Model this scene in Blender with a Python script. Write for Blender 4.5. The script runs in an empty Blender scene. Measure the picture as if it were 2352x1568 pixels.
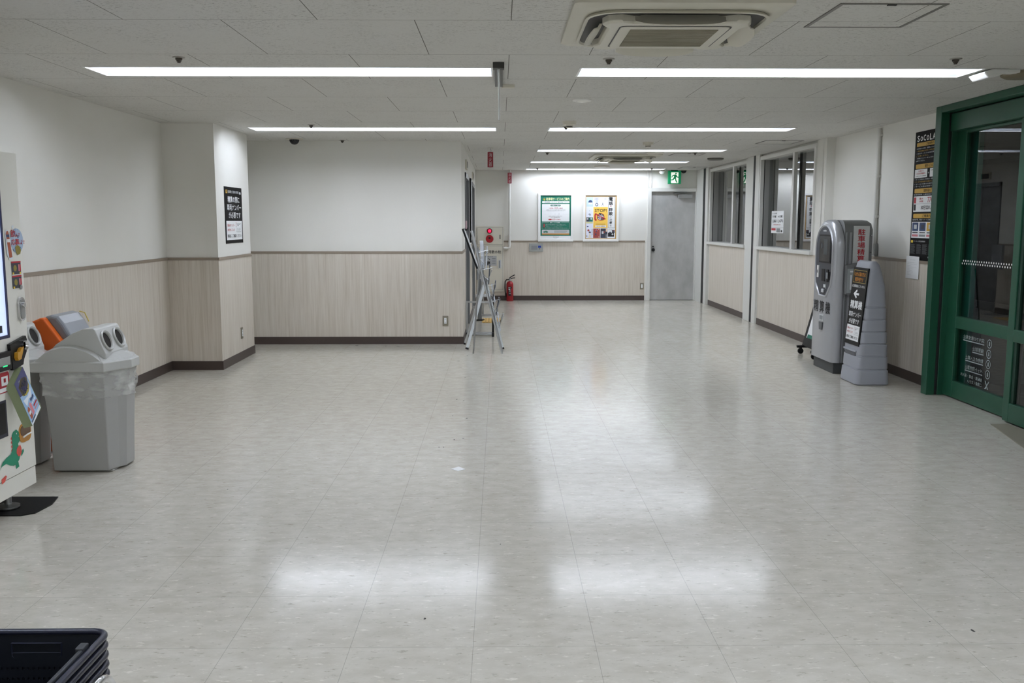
import bpy, math, random
from mathutils import Vector, Matrix
random.seed(7)
scene = bpy.context.scene
COL = scene.collection
PI = math.pi
R = math.radians

# ---------------------------------------------------------------- materials
def lin(h):
    h = h.lstrip('#')
    out = []
    for i in (0, 2, 4):
        c = int(h[i:i+2], 16) / 255
        out.append(c/12.92 if c <= .04045 else ((c+.055)/1.055)**2.4)
    return (*out, 1)
MATS = {}
def mat(name, hexc='#ffffff', rough=.5, metal=0, emit=0, spec=.5, coat=0, ecol=None, alpha=1):
    if name in MATS: return MATS[name]
    m = bpy.data.materials.new(name); m.use_nodes = True
    b = m.node_tree.nodes['Principled BSDF']
    b.inputs['Base Color'].default_value = lin(hexc)
    b.inputs['Roughness'].default_value = rough
    b.inputs['Metallic'].default_value = metal
    b.inputs['Specular IOR Level'].default_value = spec
    b.inputs['Coat Weight'].default_value = coat
    b.inputs['Alpha'].default_value = alpha
    if emit:
        b.inputs['Emission Color'].default_value = lin(ecol or hexc)
        b.inputs['Emission Strength'].default_value = emit
    MATS[name] = m
    return m
class NT:
    def __init__(s, m): s.t = m.node_tree; s.b = s.t.nodes['Principled BSDF']
    def n(s, typ, **kw):
        nd = s.t.nodes.new(typ)
        for k, v in kw.items():
            if hasattr(nd, k) and k not in nd.inputs: setattr(nd, k, v)
            else: nd.inputs[k].default_value = v
        return nd
    def l(s, a, b): s.t.links.new(a, b)
    def pos(s, sx, sy, sz, off=(0, 0, 0)):
        g = s.n('ShaderNodeNewGeometry'); mp = s.n('ShaderNodeMapping')
        mp.inputs['Scale'].default_value = (sx, sy, sz); mp.inputs['Location'].default_value = off
        s.l(g.outputs['Position'], mp.inputs['Vector']); return mp.outputs['Vector']
    def ramp(s, src, stops):
        r = s.n('ShaderNodeValToRGB'); e = r.color_ramp.elements
        while len(e) < len(stops): e.new(.5)
        for k, (p, c) in enumerate(stops): e[k].position = p; e[k].color = c if isinstance(c, tuple) else lin(c)
        s.l(src, r.inputs[0]); return r.outputs[0]
    def mix(s, fac, a, b, mode='MIX'):
        m = s.n('ShaderNodeMix', data_type='RGBA'); m.blend_type = mode
        for sock, v in ((m.inputs[0], fac), (m.inputs[6], a), (m.inputs[7], b)):
            if hasattr(v, 'is_output') or isinstance(v, bpy.types.NodeSocket): s.l(v, sock)
            else: sock.default_value = v
        return m.outputs[2]
    def noise(s, vec, scale=1, detail=3, rough=.5):
        n = s.n('ShaderNodeTexNoise'); n.inputs['Scale'].default_value = scale
        n.inputs['Detail'].default_value = detail; n.inputs['Roughness'].default_value = rough
        s.l(vec, n.inputs['Vector']); return n.outputs['Fac']
    def bump(s, h, strength, dist=.002):
        b = s.n('ShaderNodeBump'); b.inputs['Strength'].default_value = strength; b.inputs['Distance'].default_value = dist
        s.l(h, b.inputs['Height']); s.l(b.outputs[0], s.b.inputs['Normal'])
BLK = (0, 0, 0, 1); WHT = (1, 1, 1, 1)

def m_wall():
    m = mat('wallpaper', '#e3e2dc', .75, spec=.3); t = NT(m)
    n = t.noise(t.pos(90, 90, 90), 1, 4)
    t.bump(n, .25, .002)
    t.l(t.mix(t.ramp(t.noise(t.pos(.8, .8, .8), 1, 3), [(.3, BLK), (.7, WHT)]), lin('#dddcd5'), lin('#e5e4df')), t.b.inputs['Base Color'])
    return m
def m_wood():
    m = mat('wainscot_laminate', '#c9c1b2', .5, spec=.35); t = NT(m)
    a = t.noise(t.pos(38, 38, 1.1), 1, 5, .65)
    b = t.noise(t.pos(150, 150, 3), 1, 3, .6)
    c1 = t.ramp(a, [(.3, '#c0b7a9'), (.47, '#cdc5b9'), (.7, '#d5cfc4')])
    c2 = t.ramp(b, [(.35, (.91, .90, .885, 1)), (.6, WHT)])
    t.l(t.mix(1.0, c1, c2, 'MULTIPLY'), t.b.inputs['Base Color']); t.bump(b, .15, .001)
    return m
def m_floor():
    m = mat('vinyl_floor', '#b9b7af', .22, spec=.5); t = NT(m)
    big = t.noise(t.pos(9, 14, 1), 1, 4, .6)
    base = t.ramp(big, [(.3, '#bdb8ac'), (.5, '#c5c1b6'), (.7, '#cdc9bf')])
    fl = t.noise(t.pos(17, 46, 1), 1, 5, .7)
    f1 = t.ramp(fl, [(.585, BLK), (.66, WHT)])
    c = t.mix(f1, base, lin('#dad6cc'))
    fd = t.noise(t.pos(19, 42, 1, (7, 3, 0)), 1, 5, .72)
    f2 = t.ramp(fd, [(.585, BLK), (.67, WHT)])
    c = t.mix(f2, c, lin('#aaa598'))
    br = t.n('ShaderNodeTexBrick'); br.offset = 0; br.squash = 1
    br.inputs['Scale'].default_value = 1; br.inputs['Brick Width'].default_value = .425; br.inputs['Row Height'].default_value = .447
    br.inputs['Mortar Size'].default_value = .0011; br.inputs['Mortar Smooth'].default_value = 0
    t.l(t.pos(1, 1, 1, (FX, FY, 0)), br.inputs['Vector'])
    j = t.n('ShaderNodeMath', operation='MULTIPLY'); t.l(br.outputs['Fac'], j.inputs[0]); j.inputs[1].default_value = .45
    c = t.mix(j.outputs[0], c, lin('#77756d'))
    t.l(c, t.b.inputs['Base Color'])
    rn = t.noise(t.pos(1.6, 1.1, 1), 1, 4, .6)
    rr = t.n('ShaderNodeMapRange'); rr.inputs[1].default_value = .3; rr.inputs[2].default_value = .7
    rr.inputs[3].default_value = FR0; rr.inputs[4].default_value = FR1
    t.l(rn, rr.inputs[0]); t.l(rr.outputs[0], t.b.inputs['Roughness'])
    t.bump(t.noise(t.pos(3, 3, 1), 1, 2), .05, .004)
    return m
FX, FY = .0, .0
LAMP = 21
EXPO = 0.33
FR0, FR1 = .12, .18
def m_ceiling():
    m = mat('mineral_ceiling_board', '#d6d5cf', .9, spec=.2); t = NT(m)
    st = t.noise(t.pos(55, 190, 1), 1, 4, .65)
    f = t.ramp(st, [(.585, BLK), (.62, WHT)])
    f2 = t.ramp(t.noise(t.pos(3, 3, 1), 1, 2), [(.35, (.2, .2, .2, 1)), (.6, (.8, .8, .8, 1))])
    c = t.mix(t.mix(1, f, f2, 'MULTIPLY'), lin('#cecdc8'), lin('#7b7972'))
    br = t.n('ShaderNodeTexBrick'); br.offset = .5; br.squash = 1
    br.inputs['Scale'].default_value = 1; br.inputs['Brick Width'].default_value = .91; br.inputs['Row Height'].default_value = .91
    br.inputs['Mortar Size'].default_value = .0022; br.inputs['Mortar Smooth'].default_value = 0
    t.l(t.pos(1, 1, 1, (CXO, CYO, 0)), br.inputs['Vector'])
    c = t.mix(br.outputs['Fac'], c, lin('#6e6c66'))
    t.l(c, t.b.inputs['Base Color']); t.bump(f, -.4, .002)
    return m
CXO, CYO = 0, 0
def m_glass(name, tint='#dfe6e4', k=1.0):
    if name in MATS: return MATS[name]
    m = bpy.data.materials.new(name); m.use_nodes = True; t = m.node_tree
    t.nodes.remove(t.nodes['Principled BSDF']); out = t.nodes['Material Output']
    tr = t.nodes.new('ShaderNodeBsdfTransparent'); tr.inputs[0].default_value = lin(tint)
    gl = t.nodes.new('ShaderNodeBsdfGlossy'); gl.inputs['Roughness'].default_value = .01
    fr = t.nodes.new('ShaderNodeFresnel'); fr.inputs[0].default_value = 1.5
    ge = t.nodes.new('ShaderNodeNewGeometry')
    inv = t.nodes.new('ShaderNodeMath'); inv.operation = 'SUBTRACT'; inv.inputs[0].default_value = 1
    mu = t.nodes.new('ShaderNodeMath'); mu.operation = 'MULTIPLY'
    mk = t.nodes.new('ShaderNodeMath'); mk.operation = 'MULTIPLY'; mk.inputs[1].default_value = k; mk.use_clamp = True
    mx = t.nodes.new('ShaderNodeMixShader')
    L = t.links.new
    L(ge.outputs['Backfacing'], inv.inputs[1]); L(fr.outputs[0], mu.inputs[0]); L(inv.outputs[0], mu.inputs[1])
    L(mu.outputs[0], mk.inputs[0]); L(mk.outputs[0], mx.inputs[0]); L(tr.outputs[0], mx.inputs[1]); L(gl.outputs[0], mx.inputs[2])
    L(mx.outputs[0], out.inputs['Surface'])
    MATS[name] = m; return m

# ---------------------------------------------------------------- mesh builder
class MB:
    def __init__(s): s.v = []; s.f = []; s.mi = []; s.mats = []; s.sm = []
    def m(s, material):
        if material not in s.mats: s.mats.append(material)
        return s.mats.index(material)
    def add(s, vs, fs, material, smooth=False, M=None):
        o = len(s.v); k = s.m(material)
        for p in vs:
            p = Vector(p)
            s.v.append(M @ p if M else p)
        for f in fs: s.f.append([i+o for i in f]); s.mi.append(k); s.sm.append(smooth)
        return s
    def box(s, x0, x1, y0, y1, z0, z1, material, M=None):
        if x0 > x1: x0, x1 = x1, x0
        if y0 > y1: y0, y1 = y1, y0
        if z0 > z1: z0, z1 = z1, z0
        vs = [(x0,y0,z0),(x1,y0,z0),(x1,y1,z0),(x0,y1,z0),(x0,y0,z1),(x1,y0,z1),(x1,y1,z1),(x0,y1,z1)]
        fs = [(0,3,2,1),(4,5,6,7),(0,1,5,4),(1,2,6,5),(2,3,7,6),(3,0,4,7)]
        return s.add(vs, fs, material, False, M)
    def loft(s, rings, material, smooth=True, cap0=True, cap1=True, closed=True, M=None):
        n = len(rings[0]); vs = [p for r in rings for p in r]; fs = []
        for a in range(len(rings)-1):
            for i in range(n if closed else n-1):
                j = (i+1) % n
                fs.append((a*n+i, a*n+j, (a+1)*n+j, (a+1)*n+i))
        if cap0: fs.append(tuple(reversed(range(n))))
        if cap1: fs.append(tuple((len(rings)-1)*n+i for i in range(n)))
        return s.add(vs, fs, material, smooth, M)
    def prism(s, pts, axis, a, b, material, smooth=False, M=None):
        """pts: 2D outline in the two axes other than `axis` (x: (y,z)  y: (x,z)  z: (x,y))"""
        def P(p, t): return {'x': (t, p[0], p[1]), 'y': (p[0], t, p[1]), 'z': (p[0], p[1], t)}[axis]
        return s.loft([[P(p, a) for p in pts], [P(p, b) for p in pts]], material, smooth, M=M)
    def tube(s, path, r, material, seg=10, M=None, cap=True):
        path = [Vector(p) for p in path]; rings = []
        prev = None
        for i, p in enumerate(path):
            if i == 0: d = path[1]-p
            elif i == len(path)-1: d = p-path[i-1]
            else: d = (path[i+1]-p).normalized()+(p-path[i-1]).normalized()
            d.normalize()
            if prev is None:
                u = d.cross(Vector((0,0,1)) if abs(d.z) < .9 else Vector((1,0,0))).normalized()
            else:
                u = (prev - d*prev.dot(d)).normalized()
            prev = u; w = d.cross(u)
            rr = r[i] if isinstance(r, (list, tuple)) else r
            rings.append([p+u*(math.cos(2*PI*k/seg)*rr)+w*(math.sin(2*PI*k/seg)*rr) for k in range(seg)])
        return s.loft(rings, material, True, cap, cap, M=M)
    def lathe(s, prof, c, material, seg=24, axis='z', M=None, smooth=True):
        rings = []
        for r, h in prof:
            ring = []
            for k in range(seg):
                a = 2*PI*k/seg; q = (r*math.cos(a), r*math.sin(a), h)
                if axis == 'x': q = (h, r*math.cos(a), r*math.sin(a))
                if axis == 'y': q = (r*math.cos(a), h, r*math.sin(a))
                ring.append((q[0]+c[0], q[1]+c[1], q[2]+c[2]))
            rings.append(ring)
        return s.loft(rings, material, smooth, M=M)
    def build(s, name, parent=None, bevel=0, seg=2, loc=None, auto=True, solid=0):
        me = bpy.data.meshes.new(name)
        me.from_pydata([tuple(p) for p in s.v], [], s.f); me.update()
        for mt in s.mats: me.materials.append(mt)
        me.polygons.foreach_set('material_index', s.mi); me.polygons.foreach_set('use_smooth', s.sm)
        import bmesh
        bm = bmesh.new(); bm.from_mesh(me)
        if s.fixn: bmesh.ops.recalc_face_normals(bm, faces=bm.faces)
        bm.to_mesh(me); bm.free()
        o = bpy.data.objects.new(name, me); COL.objects.link(o)
        if parent: o.parent = parent
        if loc: o.location = loc
        if solid:
            md = o.modifiers.new('thick', 'SOLIDIFY'); md.thickness = solid; md.offset = 0
        if bevel:
            md = o.modifiers.new('bevel', 'BEVEL'); md.width = bevel; md.segments = seg; md.limit_method = 'ANGLE'; md.angle_limit = R(40)
            md.harden_normals = False
        if auto and any(s.sm):
            md = o.modifiers.new('split', 'EDGE_SPLIT'); md.split_angle = R(38); md.use_edge_sharp = False
        return o
    fixn = True

def tag(o, label, cat, group=None, kind=None):
    if kind: o['kind'] = kind
    if label: o['label'] = label
    if cat: o['category'] = cat
    if group: o['group'] = group
    return o
def thing(name, label, cat, loc=(0,0,0), rz=0, group=None):
    o = bpy.data.objects.new(name, None); COL.objects.link(o); o.empty_display_size = .1
    o.location = loc; o.rotation_euler = (0, 0, rz)
    return tag(o, label, cat, group)
def struct(o, label=None, cat=None):
    o['kind'] = 'structure'
    if label: o['label'] = label
    if cat: o['category'] = cat
    return o
def kids(o): return [c for c in bpy.data.objects if c.parent == o]
def dup(o, loc, label=None, rz=None, parent=None):
    c = o.copy(); COL.objects.link(c)
    if parent: c.parent = parent
    else:
        c.location = loc
        if rz is not None: c.rotation_euler = (0, 0, rz)
        if label: c['label'] = label
    for k in kids(o): dup(k, None, None, None, c)
    return c
def rrect(x0, x1, y0, y1, r, n=5):
    pts = []
    for cx, cy, a0 in ((x1-r, y0+r, -90), (x1-r, y1-r, 0), (x0+r, y1-r, 90), (x0+r, y0+r, 180)):
        for k in range(n+1):
            a = R(a0+90*k/n); pts.append((cx+r*math.cos(a), cy+r*math.sin(a)))
    return pts
def ell(cx, cy, rx, ry, n=28, a0=0, a1=360):
    full = (a1-a0) == 360
    return [(cx+rx*math.cos(R(a0+(a1-a0)*k/(n if full else n-1))), cy+ry*math.sin(R(a0+(a1-a0)*k/(n if full else n-1)))) for k in range(n)]

# ---------------------------------------------------------------- printed graphics
_TC = {}
def text_geo(body, bold=0):
    key = (body, bold)
    if key not in _TC:
        cu = bpy.data.curves.new('t', 'FONT'); cu.body = body; cu.offset = bold; cu.resolution_u = 2
        o = bpy.data.objects.new('t', cu); COL.objects.link(o)
        dg = bpy.context.evaluated_depsgraph_get(); dg.update()
        me = bpy.data.meshes.new_from_object(o.evaluated_get(dg))
        vs = [(v.co.x, v.co.y) for v in me.vertices]; fs = [tuple(p.vertices) for p in me.polygons]
        bpy.data.objects.remove(o); bpy.data.meshes.remove(me); bpy.data.curves.remove(cu)
        x0 = min(v[0] for v in vs); x1 = max(v[0] for v in vs); y0 = min(v[1] for v in vs); y1 = max(v[1] for v in vs)
        _TC[key] = ([((x-x0)/max(x1-x0, 1e-6), (y-y0)/max(y1-y0, 1e-6)) for x, y in vs], fs)
    return _TC[key]
class Sheet:
    """a flat printed sheet: origin = top-left corner, U = along its width, D = downwards, N = towards the viewer; units: fractions of (w, h)"""
    def __init__(s, O, U, D, w, h):
        s.O = Vector(O); s.U = Vector(U).normalized(); s.D = Vector(D).normalized(); s.N = s.D.cross(s.U).normalized()
        s.w = w; s.h = h; s.pr = MB(); s.tx = MB(); s.pr.fixn = False; s.tx.fixn = False; s.step = .0005
    def P(s, u, d, k): return s.O + s.U*(u*s.w) + s.D*(d*s.h) + s.N*(k*s.step)
    def poly(s, pts, material, k=1, to=None):
        vs = [s.P(u, d, k) for u, d in pts]
        n = Vector((0, 0, 0))
        for i in range(len(vs)): n += vs[i].cross(vs[(i+1) % len(vs)])
        idx = list(range(len(vs)))
        if n.dot(s.N) < 0: idx.reverse()
        (to or s.pr).add(vs, [idx], material); return s
    def rect(s, u0, d0, u1, d1, material, k=1): return s.poly([(u0,d0),(u0,d1),(u1,d1),(u1,d0)], material, k)
    def rr(s, u0, d0, u1, d1, material, k=1, r=.03):
        a = s.w/s.h
        pts = [(x, y) for x, y in rrect(u0*a, u1*a, d0, d1, r)]
        return s.poly([(x/a, y) for x, y in pts], material, k)
    def disc(s, u, d, r, material, k=1, n=28, a0=0, a1=360):
        a = s.h/s.w
        return s.poly(ell(u, d, r, r/a, n, a0, a1), material, k)
    def ring(s, u, d, r0, r1, material, k=1, a0=0, a1=360, n=32):
        a = s.h/s.w
        A = ell(u, d, r0, r0/a, n, a0, a1); B = ell(u, d, r1, r1/a, n, a0, a1)
        m = n if a1-a0 == 360 else n-1
        for i in range(m): s.poly([A[i], B[i], B[(i+1) % n], A[(i+1) % n]], material, k)
        return s
    def frame(s, u0, d0, u1, d1, t, material, k=1):
        td = t*s.w/s.h
        for r in ((u0,d0,u1,d0+td),(u0,d1-td,u1,d1),(u0,d0,u0+t,d1),(u1-t,d0,u1,d1)): s.rect(*r, material, k)
        return s
    def txt(s, u0, d0, u1, d1, body, material, bold=.015, k=2, rot=0, mirror=False):
        uv, fs = text_geo(body, 0)
        if bold:
            e = bold*.55*(d1-d0)*s.h
            for q, (du, dd) in enumerate(((e/s.w, 0), (-e/s.w, 0), (0, e/s.h), (0, -e/s.h))): s._txt(u0+du, d0+dd, u1+du, d1+dd, uv, fs, material, k+.18*(q+1), rot, mirror)
        return s._txt(u0, d0, u1, d1, uv, fs, material, k, rot, mirror)
    def _txt(s, u0, d0, u1, d1, uv, fs, material, k, rot, mirror):
        vs = []
        cu, cd = (u0+u1)/2, (d0+d1)/2
        for x, y in uv:
            if mirror: x = 1-x
            u = u0+(u1-u0)*x; d = d1-(d1-d0)*y
            if rot:
                du = (u-cu)*s.w; dd = (d-cd)*s.h; c, q = math.cos(rot), math.sin(rot)
                u = cu+(du*c-dd*q)/s.w; d = cd+(du*q+dd*c)/s.h
            vs.append(s.P(u, d, k))
        s.tx.add(vs, [tuple(reversed(f)) for f in fs] if mirror else fs, material); return s
    def vtxt(s, u0, d0, u1, d1, body, material, bold=.015, k=2, gap=.12):
        n = len(body); h = (d1-d0)/n
        for i, ch in enumerate(body):
            if ch in 'ー': s.txt((u0+u1)/2-.1*(u1-u0), d0+h*i+h*gap/2, (u0+u1)/2+.1*(u1-u0), d0+h*(i+1)-h*gap/2, 'I', material, bold, k)
            else: s.txt(u0, d0+h*i+h*gap/2, u1, d0+h*(i+1)-h*gap/2, ch, material, bold, k)
        return s
    def build(s, parent, pname='print', tname='lettering'):
        T = s.tx
        o = len(s.pr.v); s.pr.v += T.v; s.pr.f += [[i+o for i in f] for f in T.f]; s.pr.sm += T.sm
        s.pr.mi += [s.pr.m(T.mats[k]) for k in T.mi]
        return s.pr.build(tname if pname is None or len(T.v) == len(s.pr.v) else pname, parent, auto=False)
# ---------------------------------------------------------------- camera
f_px = 2140.; pitch = math.atan(275/f_px); yaw = math.atan(28/(f_px/math.cos(pitch)))
F = Vector((math.sin(yaw)*math.cos(pitch), math.cos(yaw)*math.cos(pitch), -math.sin(pitch)))
RT = Vector((math.cos(yaw), -math.sin(yaw), 0)); UP = RT.cross(F)
cam = bpy.data.cameras.new('camera'); cam.lens = f_px*36/2352; cam.sensor_width = 36; cam.clip_start = .05
co = bpy.data.objects.new('camera', cam); COL.objects.link(co)
co.matrix_world = Matrix(((RT.x, UP.x, -F.x, 0), (RT.y, UP.y, -F.y, 0), (RT.z, UP.z, -F.z, 1.46), (0, 0, 0, 1)))
scene.camera = co

# ---------------------------------------------------------------- palette
FX, FY = .095+4.25, -3.515+8.94
CXO, CYO = .40+9.1, -3.735+18.3
WALL = m_wall(); WOOD = m_wood(); FLOOR = m_floor(); CEIL = m_ceiling()
BASE = mat('baseboard_vinyl', '#463b36', .45)
RAIL = mat('rail_taupe', '#8f8375', .5)
TRIM = mat('painted_white_trim', '#d4d4cf', .4)
TRIMG = mat('painted_grey_trim', '#9a9a97', .4)
GASK = mat('black_gasket', '#161719', .6)
GREEN = mat('green_door_paint', '#1b4d38', .35)
GREEND = mat('green_door_channel', '#0f3225', .5)
STEEL = mat('brushed_steel', '#a9abac', .35, .9)
CHROME = mat('chrome', '#d9dadc', .12, 1)
ALU = mat('aluminium', '#b9bbbc', .4, .8)
GLASS = m_glass('window_glass', '#c3cbcb', 1.9)
GLASSD = m_glass('door_glass', '#c8d2ce', 1.2)
WHITE = mat('white_paint', '#e9e9e6', .4)
PAPER = mat('white_paper', '#e9ebec', .6)
BLACK = mat('black_plastic', '#101112', .45, spec=.3)
INK = mat('black_ink', '#17181a', .6)
RED = mat('red_ink', '#b3232f', .6)
PINK = mat('pink_ink', '#cf7d86', .6)
GOLD = mat('gold_ink', '#c49a36', .5)
GREY = mat('grey_ink', '#84888a', .6)
GREYL = mat('light_grey_ink', '#c3c6c8', .6)
NAVY = mat('navy_ink', '#34466b', .6)
YEL = mat('yellow_ink', '#e4c343', .6)
CREAM = mat('cream_paint', '#cfcbbd', .45)
LIT = mat('tube_light', '#ffffff', .5, emit=LAMP, ecol='#f0f5ff')
REFL = mat('lamp_reflector', '#dfe6f0', .4)

XL = -3.26; XR = 3.80; XW = 3.70; YF = 17.4; H = 2.40; YB = -3.2
EX = -.45; EY = 11.15
# ---------------------------------------------------------------- setting
b = MB(); b.box(XL-.2, 12, YB-.2, YF+1.2, -.1, 0, FLOOR); floor = struct(b.build('floor'))
sc = MB(); sc.fixn = False
SC = mat('scuff', '#2c2a28', .7)
for (x, y, w, d) in ((-.36,10.15,.02,.05),(-.44,9.75,.035,.03),(-.35,10.95,.015,.05),(-.36,10.75,.02,.03),(-.33,8.7,.02,.02),(-.36,7.6,.02,.03),(-.30,7.55,.014,.03),(-.36,6.95,.012,.02),(-.25,6.85,.02,.03),(-.25,6.2,.02,.02),(-.31,6.16,.015,.03),(-.40,5.95,.012,.02),(-.37,5.95,.01,.02),(-1.7,11.0,.05,.05),(-1.35,10.95,.02,.06),(-1.2,10.9,.05,.03),(-.40,9.3,.03,.012),(1.70,3.17,.012,.03),(1.58,3.25,.008,.01),(-1.5,5.0,.008,.02),(.0,4.1,.006,.02),(2.25,3.2,.01,.02),(-.28,3.3,.012,.02)):
    a = random.uniform(0, PI); pts = [(x+math.cos(a+t)*w/2*random.uniform(.6,1.1), y+math.sin(a+t)*d/2*random.uniform(.6,1.1), .0008) for t in (0,1,2,3.1,4.2,5.2)]
    sc.add(pts, [tuple(range(6))], SC)
sc.build('scuff_marks', floor, auto=False)
# ceiling with real openings for the recessed light fixtures
FIX = [(-1.292, 6.05), (1.745, 6.05), (-1.28, 9.72), (1.745, 9.72), (1.745, 12.58), (1.735, 14.98), (1.72, 17.0),
       (-1.292, 1.8), (1.745, 1.8), (-1.292, -1.7), (1.745, -1.7)]
FL, FW = 2.48, .33
xs = sorted({XL-.2, XR+.2} | {round(cx+s*FL/2, 4) for cx, cy in FIX for s in (-1, 1)})
ys = sorted({YB-.2, YF+.2} | {round(cy+s*FW/2, 4) for cx, cy in FIX for s in (-1, 1)})
b = MB()
for i in range(len(xs)-1):
    for j in range(len(ys)-1):
        mx, my = (xs[i]+xs[i+1])/2, (ys[j]+ys[j+1])/2
        if any(abs(mx-cx) < FL/2 and abs(my-cy) < FW/2 for cx, cy in FIX): continue
        b.add([(xs[i],ys[j],H),(xs[i],ys[j+1],H),(xs[i+1],ys[j+1],H),(xs[i+1],ys[j],H)], [(0,1,2,3)], CEIL)
        b.add([(xs[i],ys[j],H+.2),(xs[i+1],ys[j],H+.2),(xs[i+1],ys[j+1],H+.2),(xs[i],ys[j+1],H+.2)], [(0,1,2,3)], CEIL)
b.fixn = False
struct(b.build('ceiling', auto=False))

def wall_face(name, side, x0, x1, y0, y1, face, wood=True, z0=0, trim=True):
    """a wall block; face = '+x','-x','-y' is the visible side(s)"""
    b = MB(); b.box(x0, x1, y0, y1, 0, H, WALL); w = struct(b.build(name))
    return w
TRIMN = [0]
def dress(wall, side, faces, top=True):
    """wainscot, rail and baseboard along vertical faces: (xa,ya,xb,yb,nx,ny)"""
    wd = MB(); rl = MB(); bs = MB()
    for xa, ya, xb, yb, nx, ny in faces:
        def bx(m, t, za, zb, mt): m.box(min(xa,xb)+(min(nx,0))*t, max(xa,xb)+max(nx,0)*t, min(ya,yb)+min(ny,0)*t, max(ya,yb)+max(ny,0)*t, za, zb, mt)
        bx(wd, .006, .085, 1.085, WOOD); bx(rl, .012, 1.085, 1.112, RAIL); bx(bs, .014, 0, .088, BASE)
    wd.build('wainscot', wall)
    TRIMN[0] += 1
    struct(rl.build('trim_%d' % TRIMN[0])); struct(bs.build('baseboard_'+side))
w = wall_face('wall_left', 'left', XL-.1, XL, YB, 9.2, '+x'); dress(w, 'left', [(XL, YB, XL, 9.2, 1, 0)])
w = wall_face('wall_pillar', 'pillar', XL-.1, -2.76, 9.2, 10.4, ''); dress(w, 'pillar', [(XL, 9.2, -2.76, 9.2, 0, -1), (-2.76, 9.186, -2.76, 10.4, 1, 0)])
b = MB(); b.box(XL-.1, XL, 10.4, EY, 0, H, WALL); struct(b.build('wall_alcove'))
# elevator block with two door openings on its right side
D1 = (12.15, 13.45); D2 = (14.95, 16.35)
b = MB(); b.box(XL-.1, EX-.12, EY, YF, 0, H, WALL)
for y0, y1, z0 in ((EY, D1[0], 0), (D1[0], D1[1], 2.06), (D1[1], D2[0], 0), (D2[0], D2[1], 2.06), (D2[1], YF, 0)):
    b.box(EX-.12, EX, y0, y1, z0, H, WALL)
w = struct(b.build('wall_elevator'))
dress(w, 'elevator', [(XL, EY, EX, EY, 0, -1), (EX, EY-.006, EX, D1[0], 1, 0), (EX, D1[1], EX, D2[0], 1, 0), (EX, D2[1], EX, YF, 1, 0)])
DARKST = mat('dark_steel', '#808284', .4, .4)
for k, (y0, y1) in enumerate((D1, D2)):
    d = MB(); d.box(EX-.09, EX-.06, y0, y1, 0, 2.06, DARKST); d = struct(d.build('door_%d' % (k+2)))
    j = MB()
    for a, c in ((y0-.01, y0+.05), (y1-.05, y1+.01)): j.box(EX-.11, EX+.015, a, c, 0, 2.09, DARKST)
    j.box(EX-.11, EX+.015, y0-.01, y1+.01, 2.03, 2.09, DARKST); j.build('door_frame', d)
    s = MB(); s.box(EX-.061, EX-.058, (y0+y1)/2-.004, (y0+y1)/2+.004, 0, 2.03, GASK); s.build('door_seam', d)
for k, yy in enumerate((12.45, 15.45)):
    i = MB(); i.box(EX, EX+.025, yy-.16, yy+.16, 2.14, 2.26, CREAM); i.box(EX+.025, EX+.027, yy-.12, yy+.12, 2.16, 2.24, BLACK)
    tag(i.build('floor_indicator'), ('cream floor indicator above the nearer lift door', 'cream floor indicator above the farther lift door')[k], 'indicator', 'lift floor indicators')
b = MB(); b.box(EX, EX+.025, 14.0, 14.3, 1.15, 2.10, BLACK); b.box(EX+.025, EX+.027, 14.03, 14.27, 1.18, 2.07, PAPER)
tag(b.build('notice_board'), 'tall black-framed notice on the wall between the lift doors', 'notice board')

# far wall with door opening
DX0, DX1, DZ = 2.77, 3.66, 2.045
b = MB(); b.box(EX-.1, DX0, YF, YF+.12, 0, H, WALL); b.box(DX1, XR+.2, YF, YF+.12, 0, H, WALL); b.box(DX0, DX1, YF, YF+.12, DZ, H, WALL)
b.box(DX0-.1, DX1+.1, YF+.12, YF+.16, 0, H, WALL)
w = struct(b.build('wall_back')); dress(w, 'back', [(EX, YF, 2.70, YF, 0, -1), (DX1+.02, YF, XW, YF, 0, -1)])
DOORM = mat('grey_steel_door', '#b3b3b1', .45); t = NT(DOORM)
t.l(t.ramp(t.noise(t.pos(4, 1, 2.2), 1, 5, .6), [(.35, '#a7a7a4'), (.55, '#b5b5b3'), (.7, '#bcbcba')]), t.b.inputs['Base Color'])
d = MB(); d.box(DX0+.035, DX1-.035, YF+.03, YF+.07, .005, DZ-.03, DOORM); d = struct(d.build('door_1'))
j = MB(); j.box(DX0-.03, DX0+.035, YF-.03, YF+.12, 0, DZ+.03, TRIM); j.box(DX1-.035, DX1+.03, YF-.03, YF+.12, 0, DZ+.03, TRIM); j.box(DX0+.035, DX1-.035, YF-.03, YF+.12, DZ-.035, DZ+.03, TRIM)
j.build('door_frame', d, bevel=.004)
k = MB(); k.box(DX0+.06, DX0+.11, YF+.022, YF+.03, .88, 1.02, STEEL); k.lathe([(.0,-.05),(.026,-.05),(.032,-.035),(.026,-.012),(.014,0)], (DX0+.085, YF+.022, .94), BLACK, axis='y'); k.lathe([(0,-.006),(.014,-.006),(.014,0)], (DX0+.085, YF+.022, 1.0), BLACK, 12, axis='y'); k.build('door_handle', d)
k = MB(); k.box(DX1-.36, DX1-.10, YF-.035, YF+.03, DZ-.15, DZ-.085, ALU); k.box(DX1-.42, DX1-.2, YF-.05, YF-.03, DZ-.05, DZ-.035, STEEL); k.box(DX1-.44, DX1-.30, YF-.045, YF+.03, DZ-.075, DZ-.06, STEEL); k.build('door_closer', d, bevel=.004)

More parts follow.
